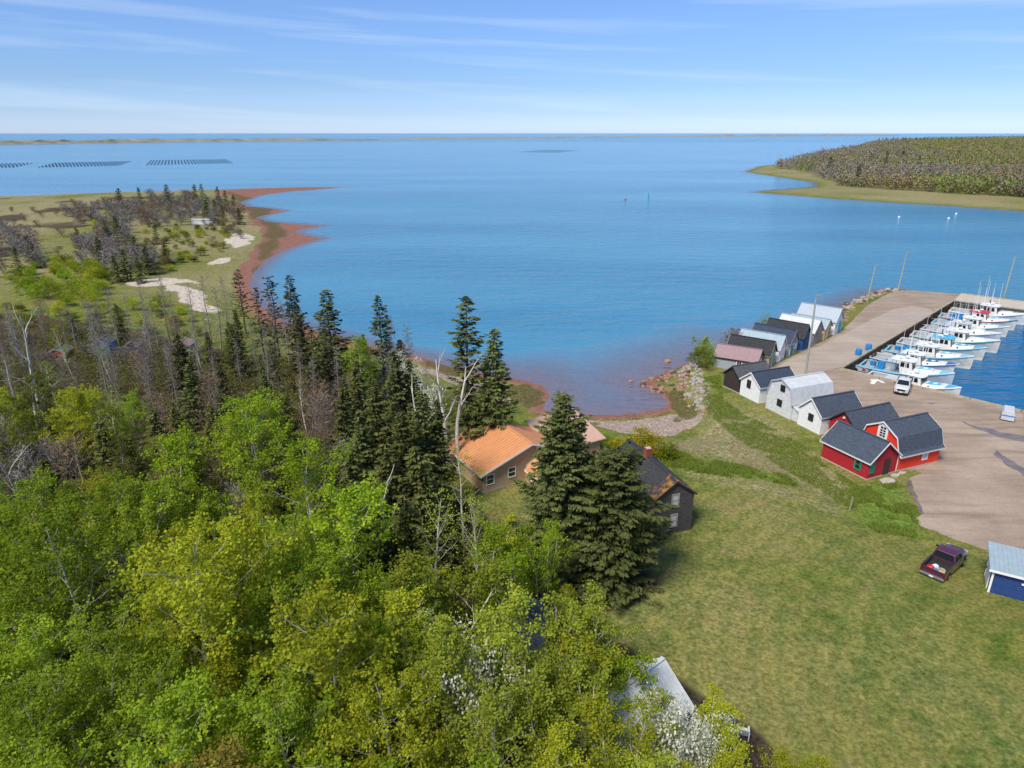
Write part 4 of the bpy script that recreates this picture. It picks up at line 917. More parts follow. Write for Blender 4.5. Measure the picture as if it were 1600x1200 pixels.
    for s in (-1, 1):
        for x0, x1 in ((6.75, 7.35), (7.5, 8.1)):
            ys = 1.43; MB().hexa([(x0, s * (ys - .02), 2.12), (x1, s * (ys - .02), 2.12), (x1, s * (ys + .03), 2.12), (x0, s * (ys + .03), 2.12), (x0, s * (1.385 - .02), 2.86), (x1 - (.12 if x1 > 8 else 0), s * (1.385 - .02), 2.86), (x1 - (.12 if x1 > 8 else 0), s * (1.385 + .03), 2.86), (x0, s * (1.385 + .03), 2.86)]).build('window', M['glass'], wh)
    MB().prism_z([(5.3, -1.5), (8.3, -1.52), (8.75, -1.1), (8.9, 0), (8.75, 1.1), (8.3, 1.52), (5.3, 1.5)], 3.06, 3.2).build('wheelhouse_roof', M[top], root, bevel=0.04)
    for s in (-1, 1): MB().tube([(5.5, s * 1.4, 1.1), (5.5, s * 1.4, 3.06)], 0.05, 6).build('roof_post', M['galv'], root)
    # gear
    MB().tube([(7.3, 0, 3.2), (7.3, 0, 3.5)], 0.09, 8).build('radar_post', M['white_plastic'], root)
    MB().tube([(7.3, 0, 3.5), (7.3, 0, 3.56), (7.3, 0, 3.68), (7.3, 0, 3.74)], [.26, .34, .32, .18], 12).build('radar_dome', M['white_plastic'], root)
    MB().tube([(6.2, -0.6, 3.2), (6.2, -0.6, 3.4), (6.9, -0.6, 3.4), (6.9, -0.6, 3.2)], 0.16, 8).build('life_raft', M['white_plastic'], root)
    for k_ in range(masts):
        mx_ = [5.9, 6.6, 7.9, 5.4][k_]; my = [-1.2, 1.25, 0.9, 0.4][k_]; mh = [5.2, 4.4, 4.8, 6.0][k_]
        MB().tube([(mx_, my, 3.15), (mx_ - .1, my, 3.15 + mh * .5), (mx_ - .15, my, 3.15 + mh)], [.05, .035, .02], 5).build('antenna', M['white_plastic'], root)
    for ch in list(root.children)[n0:]: ch.location.x += shift; ch.scale.z = tall; ch.location.z = 0.5 * (1 - tall)
    for s in (-1, 1):
        for k_ in range(3): MB().tube([(2.0 + k_ * 2.6, s * 2.52, 0.35), (2.0 + k_ * 2.6, s * 2.52, 0.85)], 0.13, 8).build('fender', M[['red_plastic', 'white_plastic', 'rubber'][(k_ + int(x)) % 3]], root)
    MB().tube([(0.2, 1.6, 1.1), (-1.0, 1.8, 1.2), (-2.0, 2.0, 1.75)], 0.03, 4).build('mooring_rope', M['rope'], root)
    MB().tube([(5.9, -1.9, fl), (5.9, -1.9, 1.9)], 0.09, 6).build('hauler_post', M['galv'], root)
    MB().tube([(5.9, -2.02, 1.85), (5.9, -1.82, 1.85)], 0.26, 10).build('pot_hauler', M['steel_dark'], root)
    MB().tube([(6.3, 1.2, 3.2), (6.3, 1.2, 4.1)], 0.09, 8).build('exhaust', M['steel_dark'], root)
    if platform: MB().box(2.6, 6.2, -1.95, 1.95, 1.06, 1.16).build('platform', M['deck_pale'], root)
    MB().box(1.2, 2.3, -1.5, -0.5, fl, 1.05).build('bait_box', M['deck_grey'], root)
    if tub:
        MB().tube([(1.6, 0.7, fl), (1.6, 0.7, 1.5)], 0.48, 10).build('tub', M[tub], root); MB().box(2.4, 3.4, 0.1, 1.1, 1.17 if platform else fl, 1.75).build('fish_box', M[tub], root)
    if patch:
        MB().box(0.75, 1.35, -2.29, -2.235, 0.55, 0.95).build('number_patch', M['boat_red'], h)
    if text:
        for k_ in range(6): MB().box(1.6 + k_ * .22, 1.76 + k_ * .22, -2.31, -2.25, 0.62, 0.84).build('registration_mark', M['steel_dark'], h)
    return root
bspec = [('white lobster boat with turquoise deck alongside the quay by the white pickup', 'hull_white', 'deck_sky', 'deck_white', 'deck_white', 2, True, None, False),
 ('pale grey lobster boat with aqua foredeck and blue tubs aft', 'hull_grey', 'deck_lightblue', 'deck_white', 'deck_lightblue', 2, False, 'blue_plastic', True),
 ('white lobster boat with deep blue foredeck, third from the quay', 'hull_white', 'deck_blue', 'deck_white', 'deck_blue', 3, True, None, False),
 ('lobster boat with pale blue wheelhouse roof and blue tub aft', 'hull_cream', 'deck_lightblue', 'deck_white', 'deck_lightblue', 2, True, 'blue_plastic', False),
 ('lobster boat with blue wheelhouse roof in the middle of the row', 'hull_cream', 'deck_sky', 'deck_sky', 'deck_sky', 3, True, None, False),
 ('lobster boat with green-trimmed white wheelhouse roof', 'hull_cream', 'deck_white', 'deck_white', 'boat_green', 2, True, None, False),
 ('low lobster boat with grey decks between two taller boats', 'hull_grey', 'deck_white', 'deck_pale', 'deck_white', 2, True, None, False),
 ('cream lobster boat with aqua bow patch, third from the pier arm', 'hull_cream', 'deck_lightblue', 'deck_white', 'deck_white', 3, True, None, False),
 ('lobster boat with red-trimmed wheelhouse roof near the pier arm', 'hull_cream', 'deck_lightblue', 'boat_red', 'boat_red', 4, False, 'blue_plastic', False),
 ('white lobster boat nearest the timber piles of the pier arm', 'hull_white', 'deck_white', 'deck_white', 'deck_white', 4, False, None, False)]
bpos = [(58.1, 105.2, -47), (59.6, 110.9, -42), (64.0, 115.2, -42), (68.3, 119.4, -42), (73.2, 124.2, -42), (78.2, 129.1, -42), (83.3, 134.0, -42), (87.9, 138.5, -42), (92.8, 143.4, -42), (97.6, 148.0, -42)]
for (lb, hu, de, to, tr, ma, pf, tb, pa), (x, y, hd) in zip(bspec, bpos):
    sc_ = rnd.uniform(.93, 1.05)
    boat(lb, x + (0.3 if hd == -42 else 0), y, hd, hu, de, to, tr, ma, pf, tb, pa, sc_, z=rnd.uniform(-.05, .08), text=(hd == -42), shift=rnd.uniform(-.7, .25), tall=rnd.uniform(.9, 1.12))
# float moored in the corner of the basin
r_ = empty('float_dock', (55.3, 103.6, 0), R(-47), 'low grey float in the corner of the basin by the quay', 'float')
MB().box(0.2, 6.2, -0.6, 1.0, -0.2, 0.35).build('pontoon', M['blue_plastic'], r_)
for k in range(10): MB().box(0.1 + k * .62, 0.66 + k * .62, -0.7, 1.1, 0.353, 0.42).build('plank', M['deck_pale'], r_)

# ------------------------------------------------------------------ pickups
def pickup(label, x, y, z, head, paint, bedliner, group=None):
    """x to the right, y forward"""
    root = empty('pickup_truck', (x, y, z), R(head), label, 'pickup truck')
    def sect(y_, w_, zb, zt, rnd_=0.12):
        return [(-w_, y_, zb), (-w_ - .02, y_, (zb + zt) / 2), (-w_ + .01, y_, zt - rnd_), (-w_ + rnd_, y_, zt), (w_ - rnd_, y_, zt), (w_ - .01, y_, zt - rnd_), (w_ + .02, y_, (zb + zt) / 2), (w_, y_, zb)]
    def loft(secs):
        m = MB(); k = len(secs[0]); vs_ = [p for s in secs for p in s]
        m.add(vs_, [(i * k + j, i * k + (j + 1) % k, (i + 1) * k + (j + 1) % k, (i + 1) * k + j) for i in range(len(secs) - 1) for j in range(k)] + [tuple(range(k - 1, -1, -1)), tuple((len(secs) - 1) * k + j for j in range(k))]); return m
    body = loft([sect(-.55, .95, .42, 1.20, .06), sect(.2, .96, .42, 1.20, .06), sect(1.2, .96, .42, 1.18, .10), sect(1.5, .95, .42, 1.16, .16), sect(2.3, .93, .45, 1.10, .20), sect(2.68, .88, .5, 1.02, .22), sect(2.78, .80, .55, .92, .2)]).build('body', M[paint], root, smooth=False, bevel=0.03)
    hood = loft([[(-.78, 1.35, 1.165), (-.4, 1.35, 1.21), (.4, 1.35, 1.21), (.78, 1.35, 1.165), (.78, 1.35, 1.1), (-.78, 1.35, 1.1)], [(-.72, 2.55, 1.06), (-.38, 2.55, 1.11), (.38, 2.55, 1.11), (.72, 2.55, 1.06), (.72, 2.55, 1.0), (-.72, 2.55, 1.0)]]).build('hood', M[paint], root, bevel=0.02)
    bed = MB()
    for s in (-1, 1):
        bed.box(min(s * .96, s * .84), max(s * .96, s * .84), -2.72, -.56, .45, 1.20)
    bed.box(-.84, .84, -2.70, -.56, .45, .72); bed.box(-.84, .84, -.64, -.56, .72, 1.16)
    bd = bed.build('bed', M[paint], root, bevel=0.025)
    ln = MB(); ln.box(-.835, .835, -2.64, -.66, .722, .74)
    for s in (-1, 1): ln.box(min(s * .838, s * .82), max(s * .838, s * .82), -2.64, -.66, .742, 1.17)
    ln.box(-.80, .80, -.66, -.645, .742, 1.15); ln.build('bed_liner', M[bedliner], bd)
    rl = MB()
    for s in (-1, 1): rl.box(min(s * .97, s * .83), max(s * .97, s * .83), -2.72, -.58, 1.203, 1.235)
    rl.build('bed_rail', M['steel_dark'], bd)
    tg = MB().box(-.835, .835, -2.80, -2.71, .55, 1.17).build('tailgate', M[paint], root, bevel=0.03)
    MB().box(-.12, .12, -2.82, -2.79, .95, 1.02).build('handle', M['steel_dark'], tg)
    cab = MB().hexa([(-.93, -.56, 1.19), (.93, -.56, 1.19), (.93, 1.42, 1.17), (-.93, 1.42, 1.17), (-.74, -.38, 1.82), (.74, -.38, 1.82), (.74, .66, 1.84), (-.74, .66, 1.84)]).build('cab', M[paint], root, bevel=0.09)
    def glassq(nm, q, off):
        q = [Vector(p) for p in q]; n_ = (q[1] - q[0]).cross(q[3] - q[0]).normalized()
        c_ = sum(q, Vector()) / 4
        if n_.dot(c_ - Vector((0, .3, 1.4))) < 0: n_ = -n_
        a = [p + (c_ - p) * 0.0 + n_ * 0.004 for p in q]; b_ = [p + n_ * 0.02 for p in q]
        MB().hexa(a + b_).build(nm, M['glass'], cab)
    glassq('windshield', [(-.82, 1.36, 1.22), (.82, 1.36, 1.22), (.68, .73, 1.78), (-.68, .73, 1.78)], 0)
    glassq('rear_window', [(-.76, -.535, 1.26), (.76, -.535, 1.26), (.66, -.41, 1.72), (-.66, -.41, 1.72)], 0)
    for s in (-1, 1):
        glassq('side_window', [(s * .91, .48, 1.24), (s * .91, 1.18, 1.24), (s * .765, .66, 1.74), (s * .765, .40, 1.74)], 0)
        glassq('side_window', [(s * .91, -.44, 1.24), (s * .91, .38, 1.24), (s * .765, .30, 1.74), (s * .765, -.30, 1.74)], 0)
        MB().box(min(s * 1.0, s * 1.2), max(s * 1.0, s * 1.2), 1.05, 1.16, 1.2, 1.4).build('mirror', M['black_trim'], root, bevel=0.02)
        dr = MB().box(min(s * .972, s * .985), max(s * .972, s * .985), .42, 1.30, .52, 1.15).build('door', M[paint], root)
        MB().box(min(s * .985, s * 1.0), max(s * .985, s * 1.0), .5, .66, 1.0, 1.05).build('handle', M['steel_dark'], dr)
        MB().box(min(s * .52, s * .84), max(s * .52, s * .84), 2.70, 2.80, .82, 1.0).build('headlight', M['pale_glass'], root)
        MB().box(min(s * .85, s * .965), max(s * .85, s * .965), -2.79, -2.70, .75, 1.12).build('tail_light', M['lamp_red'], root)
        for yy in (1.72, -1.72):
            ar_ = MB()
            k_ = 10; pts = [(math.cos(math.pi * i / k_), math.sin(math.pi * i / k_)) for i in range(k_ + 1)]
            poly = [(s * .975, yy + a * .47, .40 + b_ * .47) for a, b_ in pts]
            ar_.add(poly, [tuple(range(len(poly)))]); ar_.build('wheel_arch', M['rubber'], root)
            wr = empty('wheel', (s * .9, yy, .37)); wr.parent = root
            MB().tube([(-.11, 0, 0), (-.09, 0, 0), (.09, 0, 0), (.11, 0, 0)], [.33, .37, .37, .33], 18).build('tyre', M['rubber'], wr)
            MB().tube([(s * .10, 0, 0), (s * .125, 0, 0)], [.22, .19], 12).build('rim', M['chrome'], wr)
    MB().box(-.52, .52, 2.765, 2.80, .72, 1.0).build('grille', M['black_trim'], root)
    MB().box(-.92, .92, 2.72, 2.92, .48, .70).build('front_bumper', M['chrome'], root, bevel=0.04)
    rb = MB().box(-.95, .95, -2.98, -2.80, .48, .68).build('rear_bumper', M['chrome'], root, bevel=0.04)
    MB().box(-.16, .16, -3.0, -2.982, .52, .66).build('licence_plate', M['white_plastic'], rb)
    MB().box(-.16, .16, 2.922, 2.94, .52, .66).build('licence_plate', M['white_plastic'], root)
    MB().box(-.80, .80, -2.6, 2.6, .26, .45).build('chassis', M['steel_dark'], root)
    return root
pz = hz(37.6, 50.3)
PT = pickup('plum purple pickup with gear in its bed, parked on the lawn', 37.55, 50.25, pz, -50, 'purple_paint', 'steel_dark')
pickup('white pickup facing the sheds on the quay', 58.3, 95.4, YZ, 146, 'white_paint', 'steel_dark')
def bag(name, label, lx, ly, lz, s, m_, parent=PT, group='loose gear in the pickup bed'):
    import bmesh
    bm = bmesh.new(); bmesh.ops.create_icosphere(bm, subdivisions=2, radius=1)
    for v in bm.verts: v.co *= 1 + 0.25 * noise.noise(v.co * 1.7 + Vector((lx * 9, ly * 7, 1)))
    me = bpy.data.meshes.new(name); bm.to_mesh(me); bm.free()
    o = link(name, me, M[m_])
    a = R(-50); o.location = (37.55 + lx * math.cos(a) - ly * math.sin(a), 50.25 + lx * math.sin(a) + ly * math.cos(a), pz + lz); o.scale = s
    tag(o, label, name.replace('_', ' ').split()[-1], group); return o
bag('gear_bag', 'white sack in the bed of the purple pickup', -.15, -1.75, .92, (.26, .24, .2), 'white_plastic')
bag('gear_bag', 'red sack in the bed of the purple pickup', -.38, -2.2, .92, (.3, .28, .2), 'red_plastic')
bag('gear_bag', 'blue sack in the bed of the purple pickup', .12, -2.35, .9, (.28, .24, .18), 'blue_plastic')
cm_ = MB()
for k in range(5):
    cm_.tube([((.34 - .02 * k) * math.cos(t * .5), (.34 - .02 * k) * math.sin(t * .5), .04 + .06 * k) for t in range(14)], 0.035, 5)
rc = cm_.build('rope_coil', M['rope']); a = R(-50); rc.location = (37.55 + .42 * math.cos(a) + 2.1 * math.sin(a), 50.25 + .42 * math.sin(a) - 2.1 * math.cos(a), pz + .745)
tag(rc, 'coil of pale rope in the bed of the purple pickup', 'rope', 'loose gear in the pickup bed')

# ------------------------------------------------------------------ poles, barrels, buoys, small things
def light_pole(x, y, h, label, lean=0.0, arm=2.2, z=YZ, armdir=20):
    root = empty('light_pole', (x, y, z), 0, label, 'light pole', 'light poles round the wharf')
    MB().tube([(0, 0, -0.5), (lean * .5, 0, h * .5), (lean, 0, h)], [.19, .16, .11], 8).build('pole', M['pole'], root)
    ca, sa = math.cos(R(armdir)), math.sin(R(armdir))
    am = MB().tube([(lean, 0, h - .35), (lean + ca * .8, sa * .8, h + .05), (lean + ca * arm, sa * arm, h + .12)], .035, 6).build('arm', M['galv'], root)
    MB().hexa([(lean + ca * arm - .1, sa * arm - .1, h + .02), (lean + ca * (arm + .6) - .1, sa * (arm + .6) - .1, h + .02), (lean + ca * (arm + .6), sa * (arm + .6) + .1, h + .02), (lean + ca * arm, sa * arm + .1, h + .02),
               (lean + ca * arm - .1, sa * arm - .1, h + .16), (lean + ca * (arm + .6) - .1, sa * (arm + .6) - .1, h + .12), (lean + ca * (arm + .6), sa * (arm + .6) + .1, h + .12), (lean + ca * arm, sa * arm + .1, h + .16)]).build('lamp_head', M['galv'], am)
    MB().box(lean - .13, lean + .13, -.13, .13, h - .1, h + .1).build('pole_cap', M['galv'], root)
    return root
light_pole(45.6, 100.0, 13.4, 'tall light pole standing behind the weathered white barn-roofed shed', -0.25)
light_pole(80.6, 151.9, 8.4, 'light pole rising from the rocks in the middle of the pier', 0.45)
light_pole(93.6, 163.2, 9.4, 'light pole at the outer corner of the pier', 0.35)
light_pole(114.6, 156.3, 9.6, 'light pole on the pier arm behind the boats', 0.3, arm=0.4)
light_pole(68.3, 83.6, 8.0, 'light pole beside the white service box on the quay', 0.35, arm=1.5)
r_ = empty('service_box', (66.6, 84.6, YZ), R(-35), 'pale service box with blue stripe beside the quay light pole', 'box')
MB().prism_y([(-.75, .15), (.75, .15), (.75, 1.0), (.55, 1.45), (-.55, 1.45), (-.75, 1.0)], -1.3, 1.3).build('cabinet', M['roof_white'], r_, bevel=0.05)
MB().box(-.765, .765, -.5, -.3, 1.0, 1.02).build('stripe', M['blue_plastic'], r_); MB().box(-.77, .77, -1.315, -1.301, .72, .88).build('stripe', M['blue_plastic'], r_)
for s in (-1, 1): MB().tube([(s * .7, -.6, .17), (s * .82, -.6, .17)], .2, 12).build('wheel', M['rubber'], r_)
def barrel(x, y, label):
    r_ = empty('blue_barrel', (x, y, YZ), 0, label, 'barrel', 'blue barrels on the wharf edge')
    MB().tube([(0, 0, 0), (0, 0, .06), (0, 0, .35), (0, 0, .7), (0, 0, 1.0), (0, 0, 1.06)], [.46, .5, .53, .53, .5, .44], 14).build('drum', M['blue_plastic'], r_, smooth=False)
    MB().tube([(0, 0, 1.06), (0, 0, 1.1)], [.4, .38], 14).build('lid', M['blue_plastic'], r_)
barrel(59.9, 112.6, 'blue barrel on the wharf edge nearer the quay corner'); barrel(63.0, 115.4, 'blue barrel on the wharf edge farther from the quay corner')
for i, (x, y, c, s) in enumerate([(56.3, 99.6, 'white_plastic', .5), (55.6, 98.6, 'white_plastic', .6), (57.0, 98.9, 'white_plastic', .4)]):
    o = MB().box(-.8, .8, -.35, .35, 0, .22).build('pot_float_stack', M[c], None, bevel=.06); o.location = (x, y, YZ); o.rotation_euler = (0, 0, i * .9); o.scale = (s * 1.6, s * 1.6, s)
    tag(o, ['flat white pallet of gear beside the white pickup, nearest the basin', 'broad white heap of gear left of the white pickup', 'small white box beside the white pickup'][i], 'gear', 'white gear beside the white pickup')
def buoy(x, y, c, h, rr, label):
    r_ = empty('buoy', (x, y, 0), 0, label, 'buoy')
    MB().tube([(0, 0, -.3), (0, 0, .1), (0, 0, .5), (0, 0, .8)], [rr * .6, rr, rr, rr * .35], 10).build('float', M[c], r_, smooth=True)
    if h > 1: MB().tube([(0, 0, .6), (0, 0, h)], [rr * .5, rr * .3], 8).build('tower', M[c], r_)
buoy(84.6, 437, 'boat_green', 3.2, .55, 'green channel buoy out on the bay'); buoy(68.3, 424.5, 'boat_red', .6, .6, 'small dark red buoy near the green channel buoy')
buoy(184, 332, 'white_plastic', .6, .5, 'white mooring buoy nearest the green buoy off the far shore'); buoy(204.6, 327, 'white_plastic', .6, .5, 'white mooring buoy close in off the far shore, lower of two'); buoy(219.5, 345.7, 'white_plastic', .6, .5, 'white mooring buoy close in off the far shore, upper of two')
# fence post, stepping stones, picnic table, chairs
o = MB().tube([(0, 0, -.3), (.05, 0, 1.5)], [.1, .08], 8).build('fence_post', M['grey_wood']); o.location = (34.0, 60.1, hz(34, 60.1)); tag(o, 'lone grey fence post in long grass below the crimson shed', 'post')
for i, (x, y, a_, b_) in enumerate([(41.4, 66.9, .95, .65), (42.9, 68.2, .6, .35), (44.0, 68.8, .5, .28)]):
    k = 11; poly = [(a_ * math.cos(t * 6.283 / k) * (1 + .15 * math.sin(t * 2.3 + i)), b_ * math.sin(t * 6.283 / k) * (1 + .12 * math.cos(t * 3.1 + i))) for t in range(k)]
    o = MB().prism_z(poly, -.2, .10).build('stepping_stone', M['concrete']); zz = max(hz(x, y), YZ if sdpoly([x], [y], YARD)[0] > 0 else -9); o.location = (x, y, zz); o.rotation_euler = (0, 0, .4)
    tag(o, ['largest flat stone before the dark door of the crimson shed', 'middle flat stone beside the crimson shed', 'smallest flat stone at the corner of the scarlet shed'][i], 'stone', 'flat stones at the red sheds')
r_ = empty('picnic_table', (6.4, 46.3, hz(6.4, 46.3)), R(25), 'weathered picnic table in the shade under the big spruces', 'table')
for k in range(5): MB().box(-.9, .9, -.38 + k * .155, -.24 + k * .155, .72, .76).build('table_board', M['grey_wood'], r_)
for s in (-1, 1):
    MB().box(-.9, .9, min(s * .6, s * .86), max(s * .6, s * .86), .42, .46).build('bench_board', M['grey_wood'], r_)
    for q in (-1, 1): MB().beam((s * .65, q * .7, 0), (s * .65, q * .15, .72), .09, .05).build('leg', M['grey_wood'], r_)
r_ = empty('pallet', (8.2, 47.0, hz(8.2, 47.0)), R(40), 'weathered wooden pallet under the right-hand spruce', 'pallet')
for k in range(6): MB().box(-.7, .7, -.55 + k * .2, -.42 + k * .2, .12, .15).build('slat', M['grey_wood'], r_)
for s in (-1, 0, 1): MB().box(s * .6 - .05, s * .6 + .05, -.55, .58, 0, .118).build('runner', M['grey_wood'], r_)
def chair(x, y, rz, label):
    r_ = empty('garden_chair', (x, y, hz(x, y)), R(rz), label, 'chair', 'white garden chairs at the wood edge')
    for k in range(5): MB().hexa([(-.28 + k * .115, .22, .36), (-.18 + k * .115, .22, .36), (-.18 + k * .115, .25, .36), (-.28 + k * .115, .25, .36), (-.30 + k * .12, .50, 1.05 - .03 * abs(k - 2)), (-.19 + k * .12, .50, 1.05 - .03 * abs(k - 2)), (-.19 + k * .12, .53, 1.05 - .03 * abs(k - 2)), (-.30 + k * .12, .53, 1.05 - .03 * abs(k - 2))]).build('back_slat', M['white_plastic'], r_)
    MB().hexa([(-.28, -.3, .40), (.3, -.3, .40), (.3, .24, .34), (-.28, .24, .34), (-.28, -.3, .44), (.3, -.3, .44), (.3, .24, .38), (-.28, .24, .38)]).build('seat', M['white_plastic'], r_)
    for s in (-1, 1):
        MB().box(s * .33 - .05, s * .33 + .05, -.32, .36, .58, .61).build('armrest', M['white_plastic'], r_)
        for yy in (-.28, .3): MB().box(s * .33 - .03, s * .33 + .03, yy - .03, yy + .03, 0, .58).build('leg', M['white_plastic'], r_)
chair(13.5, 32.9, 200, 'white garden chair at the wood edge, the one farther from the bottom'); chair(14.2, 32.0, 165, 'white garden chair at the wood edge, the one nearer the bottom')
# utility pole in the wood with its cable
ux, uy = -11.6, 42.2; uz = hz(ux, uy)
r_ = empty('utility_pole', (ux, uy, uz), 0, 'utility pole rising out of the leafy wood with a sagging cable', 'utility pole')
MB().tube([(0, 0, -.5), (0, 0, 7.6)], [.16, .11], 8).build('pole', M['pole'], r_); MB().tube([(.2, 0, 6.9), (.2, 0, 7.5)], .16, 10).build('transformer', M['green_trim'], r_)
pa = Vector((0, 0, 7.4)); pb = Vector((14.5, -15.8, 3.2)); MB().tube([pa.lerp(pb, t / 16) - Vector((0, 0, 1.6 * (t / 16) * (1 - t / 16))) for t in range(17)], .022, 4).build('cable', M['wire'], r_)

# ------------------------------------------------------------------ rocks
import bmesh
def rock_mesh(i, m_):
    bm = bmesh.new(); bmesh.ops.create_icosphere(bm, subdivisions=2, radius=1)
    for v in bm.verts:
        c = v.co.copy(); v.co *= 1 + 0.35 * noise.noise(c * 1.1 + Vector((i * 7.3, 2, 5))) + 0.12 * noise.noise(c * 3 + Vector((i, 9, 1)))
        for ax in range(3): v.co[ax] = max(-.72, min(.72, v.co[ax]))
    me = bpy.data.meshes.new('rock'); bm.to_mesh(me); bm.free(); me.materials.append(M[m_]); return me
RK = [rock_mesh(i, m_) for i, m_ in enumerate(['rock_grey', 'rock_grey', 'rock_red', 'rock_red', 'rock_dark', 'rock_dark'])]
def rock(x, y, z, s, kind, label, group):
    o = bpy.data.objects.new('rock', RK[kind]); COL.objects.link(o)
    o.location = (x, y, z); o.scale = (s * rnd.uniform(.8, 1.3), s * rnd.uniform(.7, 1.1), s * rnd.uniform(.55, .85)); o.rotation_euler = (rnd.uniform(-.3, .3), rnd.uniform(-.3, .3), rnd.uniform(0, 6.28))
    tag(o, label, 'rock', group)
ridge_ = [(66.3, 136.0), (74.5, 149.0), (84.0, 158.5), (93.8, 166.8)]
for i in range(95):
    t = rnd.random() * 2.999; k = int(t); f = t - k
    x = ridge_[k][0] + (ridge_[k + 1][0] - ridge_[k][0]) * f; y = ridge_[k][1] + (ridge_[k + 1][1] - ridge_[k][1]) * f
    o = rnd.uniform(-2.0, 1.3); x -= o * .73 * -1 * -1; y += o * .68
    rock(x, y, max(.1, YZ - .2 - .55 * max(0, o)), rnd.uniform(.45, .95), rnd.choice([0, 0, 2, 2, 3, 1, 4]), 'armour rock on the seaward bank of the pier', 'armour rocks along the pier')
for i in range(34):
    x = 94 + rnd.uniform(0, 12); y = 166.4 - (x - 94) * .42 + rnd.uniform(-.4, .9)
    rock(x, y, 1.0 + rnd.uniform(-.3, .6), rnd.uniform(.45, .8), rnd.choice([2, 3, 3, 4]), 'reddish rock at the outer end of the pier', 'rocks at the pier end')
def in_px(poly, z):
    P_ = gps(poly, z); xs = [p[0] for p in P_]; ys = [p[1] for p in P_]
    while True:
        x, y = rnd.uniform(min(xs), max(xs)), rnd.uniform(min(ys), max(ys))
        if sdpoly([x], [y], P_)[0] > 0: return x, y
for i in range(110):
    x, y = in_px([(1060, 582), (1080, 572), (1096, 590), (1100, 625), (1110, 645), (1098, 655), (1082, 640), (1068, 615)], 1.0)
    rock(x, y, hz(x, y) + .02, rnd.uniform(.2, .5), rnd.choice([0, 0, 1, 1, 0, 2]), 'pale rock in the rubble bank beside the cove', 'pale rubble on the cove bank')
for i in range(90):
    x, y = in_px([(998, 596), (1030, 584), (1072, 572), (1078, 600), (1070, 625), (1050, 610), (1030, 612), (1015, 606)], 0.3)
    rock(x, y, max(hz(x, y), -.15) + .0, rnd.uniform(.2, .55), rnd.choice([2, 3, 4, 5, 3]), 'brown wet rock in the tumbled ledge at the cove mouth', 'brown rocks at the cove mouth')
for i, (px_, py_) in enumerate([(1043, 566), (1005, 605), (986, 597), (1020, 612)]):
    x, y = gp(px_, py_, 0); rock(x, y, .05, .8 if i == 0 else .5, 3, ['lone reddish boulder standing in the shallows off the cove', 'low wet rock off the end of the cove ledge, nearest the beach', 'outermost low rock off the end of the cove ledge', 'low wet rock inside the cove ledge'][i], 'rocks in the cove shallows')
# oyster-cage fields out on the bay
def cages(poly_px, label, rows_, cols_):
    a, b_, c, d = [np.array(p) for p in gps(poly_px, 0)]
    m = MB()
    for i in range(rows_):
        for j in range(cols_):
            u, v = (i + .5) / rows_, (j + .5) / cols_
            p = (a * (1 - v) + b_ * v) * (1 - u) + (d * (1 - v) + c * v) * u
            m.box(p[0] - .8, p[0] + .8, p[1] - .8, p[1] + .8, -.15, .55)
    tag(m.build('oyster_cage_field', M['cage']), label, 'oyster cages', 'oyster cage fields on the bay', 'stuff')
M['cage'] = mat('dark_cage_floats', (0.06, 0.09, 0.13), 0.5)
cages([(-60, 262.5), (20, 262), (54, 254.5), (-40, 256.5)], 'dark field of floating cages cut by the left edge', 6, 14)
cages([(55, 262), (185, 258.8), (207, 251.5), (85, 254.5)], 'dark field of floating cages second from the left', 6, 24)
cages([(226, 258.5), (366, 255.0), (352, 248.8), (234, 250.2)], 'dark field of floating cages left of the middle of the bay', 6, 26)
cages([(806, 237.6), (870, 238.8), (906, 235.0), (850, 234.0)], 'dark field of floating cages farthest out on the bay', 6, 22)

# ------------------------------------------------------------------ trees
NR = np.random.default_rng(11)
def unit(v): return v / (np.linalg.norm(v, axis=-1, keepdims=True) + 1e-9)
class Leaves:
    """small diamond faces, each with its own place, direction and tint"""
    def __init__(s): s.C = []; s.D = []; s.N = []; s.l = []; s.w = []; s.t = []
    def add(s, C, D, N, l, w, t): s.C.append(C); s.D.append(D); s.N.append(N); s.l.append(l); s.w.append(w); s.t.append(t)
    def mesh(s, name):
        C = np.concatenate(s.C); D = unit(np.concatenate(s.D)); N = np.concatenate(s.N); l = np.concatenate(s.l)[:, None]; w_ = np.concatenate(s.w)[:, None]; t = np.concatenate(s.t)
        S = unit(np.cross(D, N)); Nn = unit(np.cross(S, D))
        V = np.stack([C - D * l / 2, C + S * w_ / 2 + Nn * w_ * 0.12, C + D * l / 2, C - S * w_ / 2 + Nn * w_ * 0.12], 1).reshape(-1, 3)
        Fq = np.arange(len(V)).reshape(-1, 4)
        me = npmesh(name, V, Fq)
        at = me.attributes.new('tint', 'FLOAT', 'POINT'); at.data.foreach_set('value', np.repeat(np.clip(t, 0, 1), 4).astype(np.float32))
        return me
def rand_dirs(n): return unit(NR.normal(size=(n, 3)))
def clump(L, P_, per, rad, size, tint=0.5, flat=0.75, up=1.1):
    """leaf clumps round each point of P_"""
    P_ = np.asarray(P_); n = len(P_) * per
    C = np.repeat(P_, per, 0) + NR.normal(size=(n, 3)) * rad * np.array([1, 1, flat])
    D = unit(rand_dirs(n) * np.array([1, 1, .6])); N = unit(rand_dirs(n) + np.array([0, 0, up]))
    l = size * NR.uniform(.7, 1.35, n)
    base = np.repeat(NR.normal(tint, .22, len(P_)), per)
    L.add(C, D, N, l, l * NR.uniform(.62, .9, n), base + NR.normal(0, .14, n))
def limb(rng, p, d, length, n, wander, lift):
    pts = [np.array(p, float)]; d = np.array(d, float)
    for i in range(n):
        d = unit(d + rng.normal(size=3) * wander + np.array([0, 0, lift])); pts.append(pts[-1] + d * length / n)
    return pts
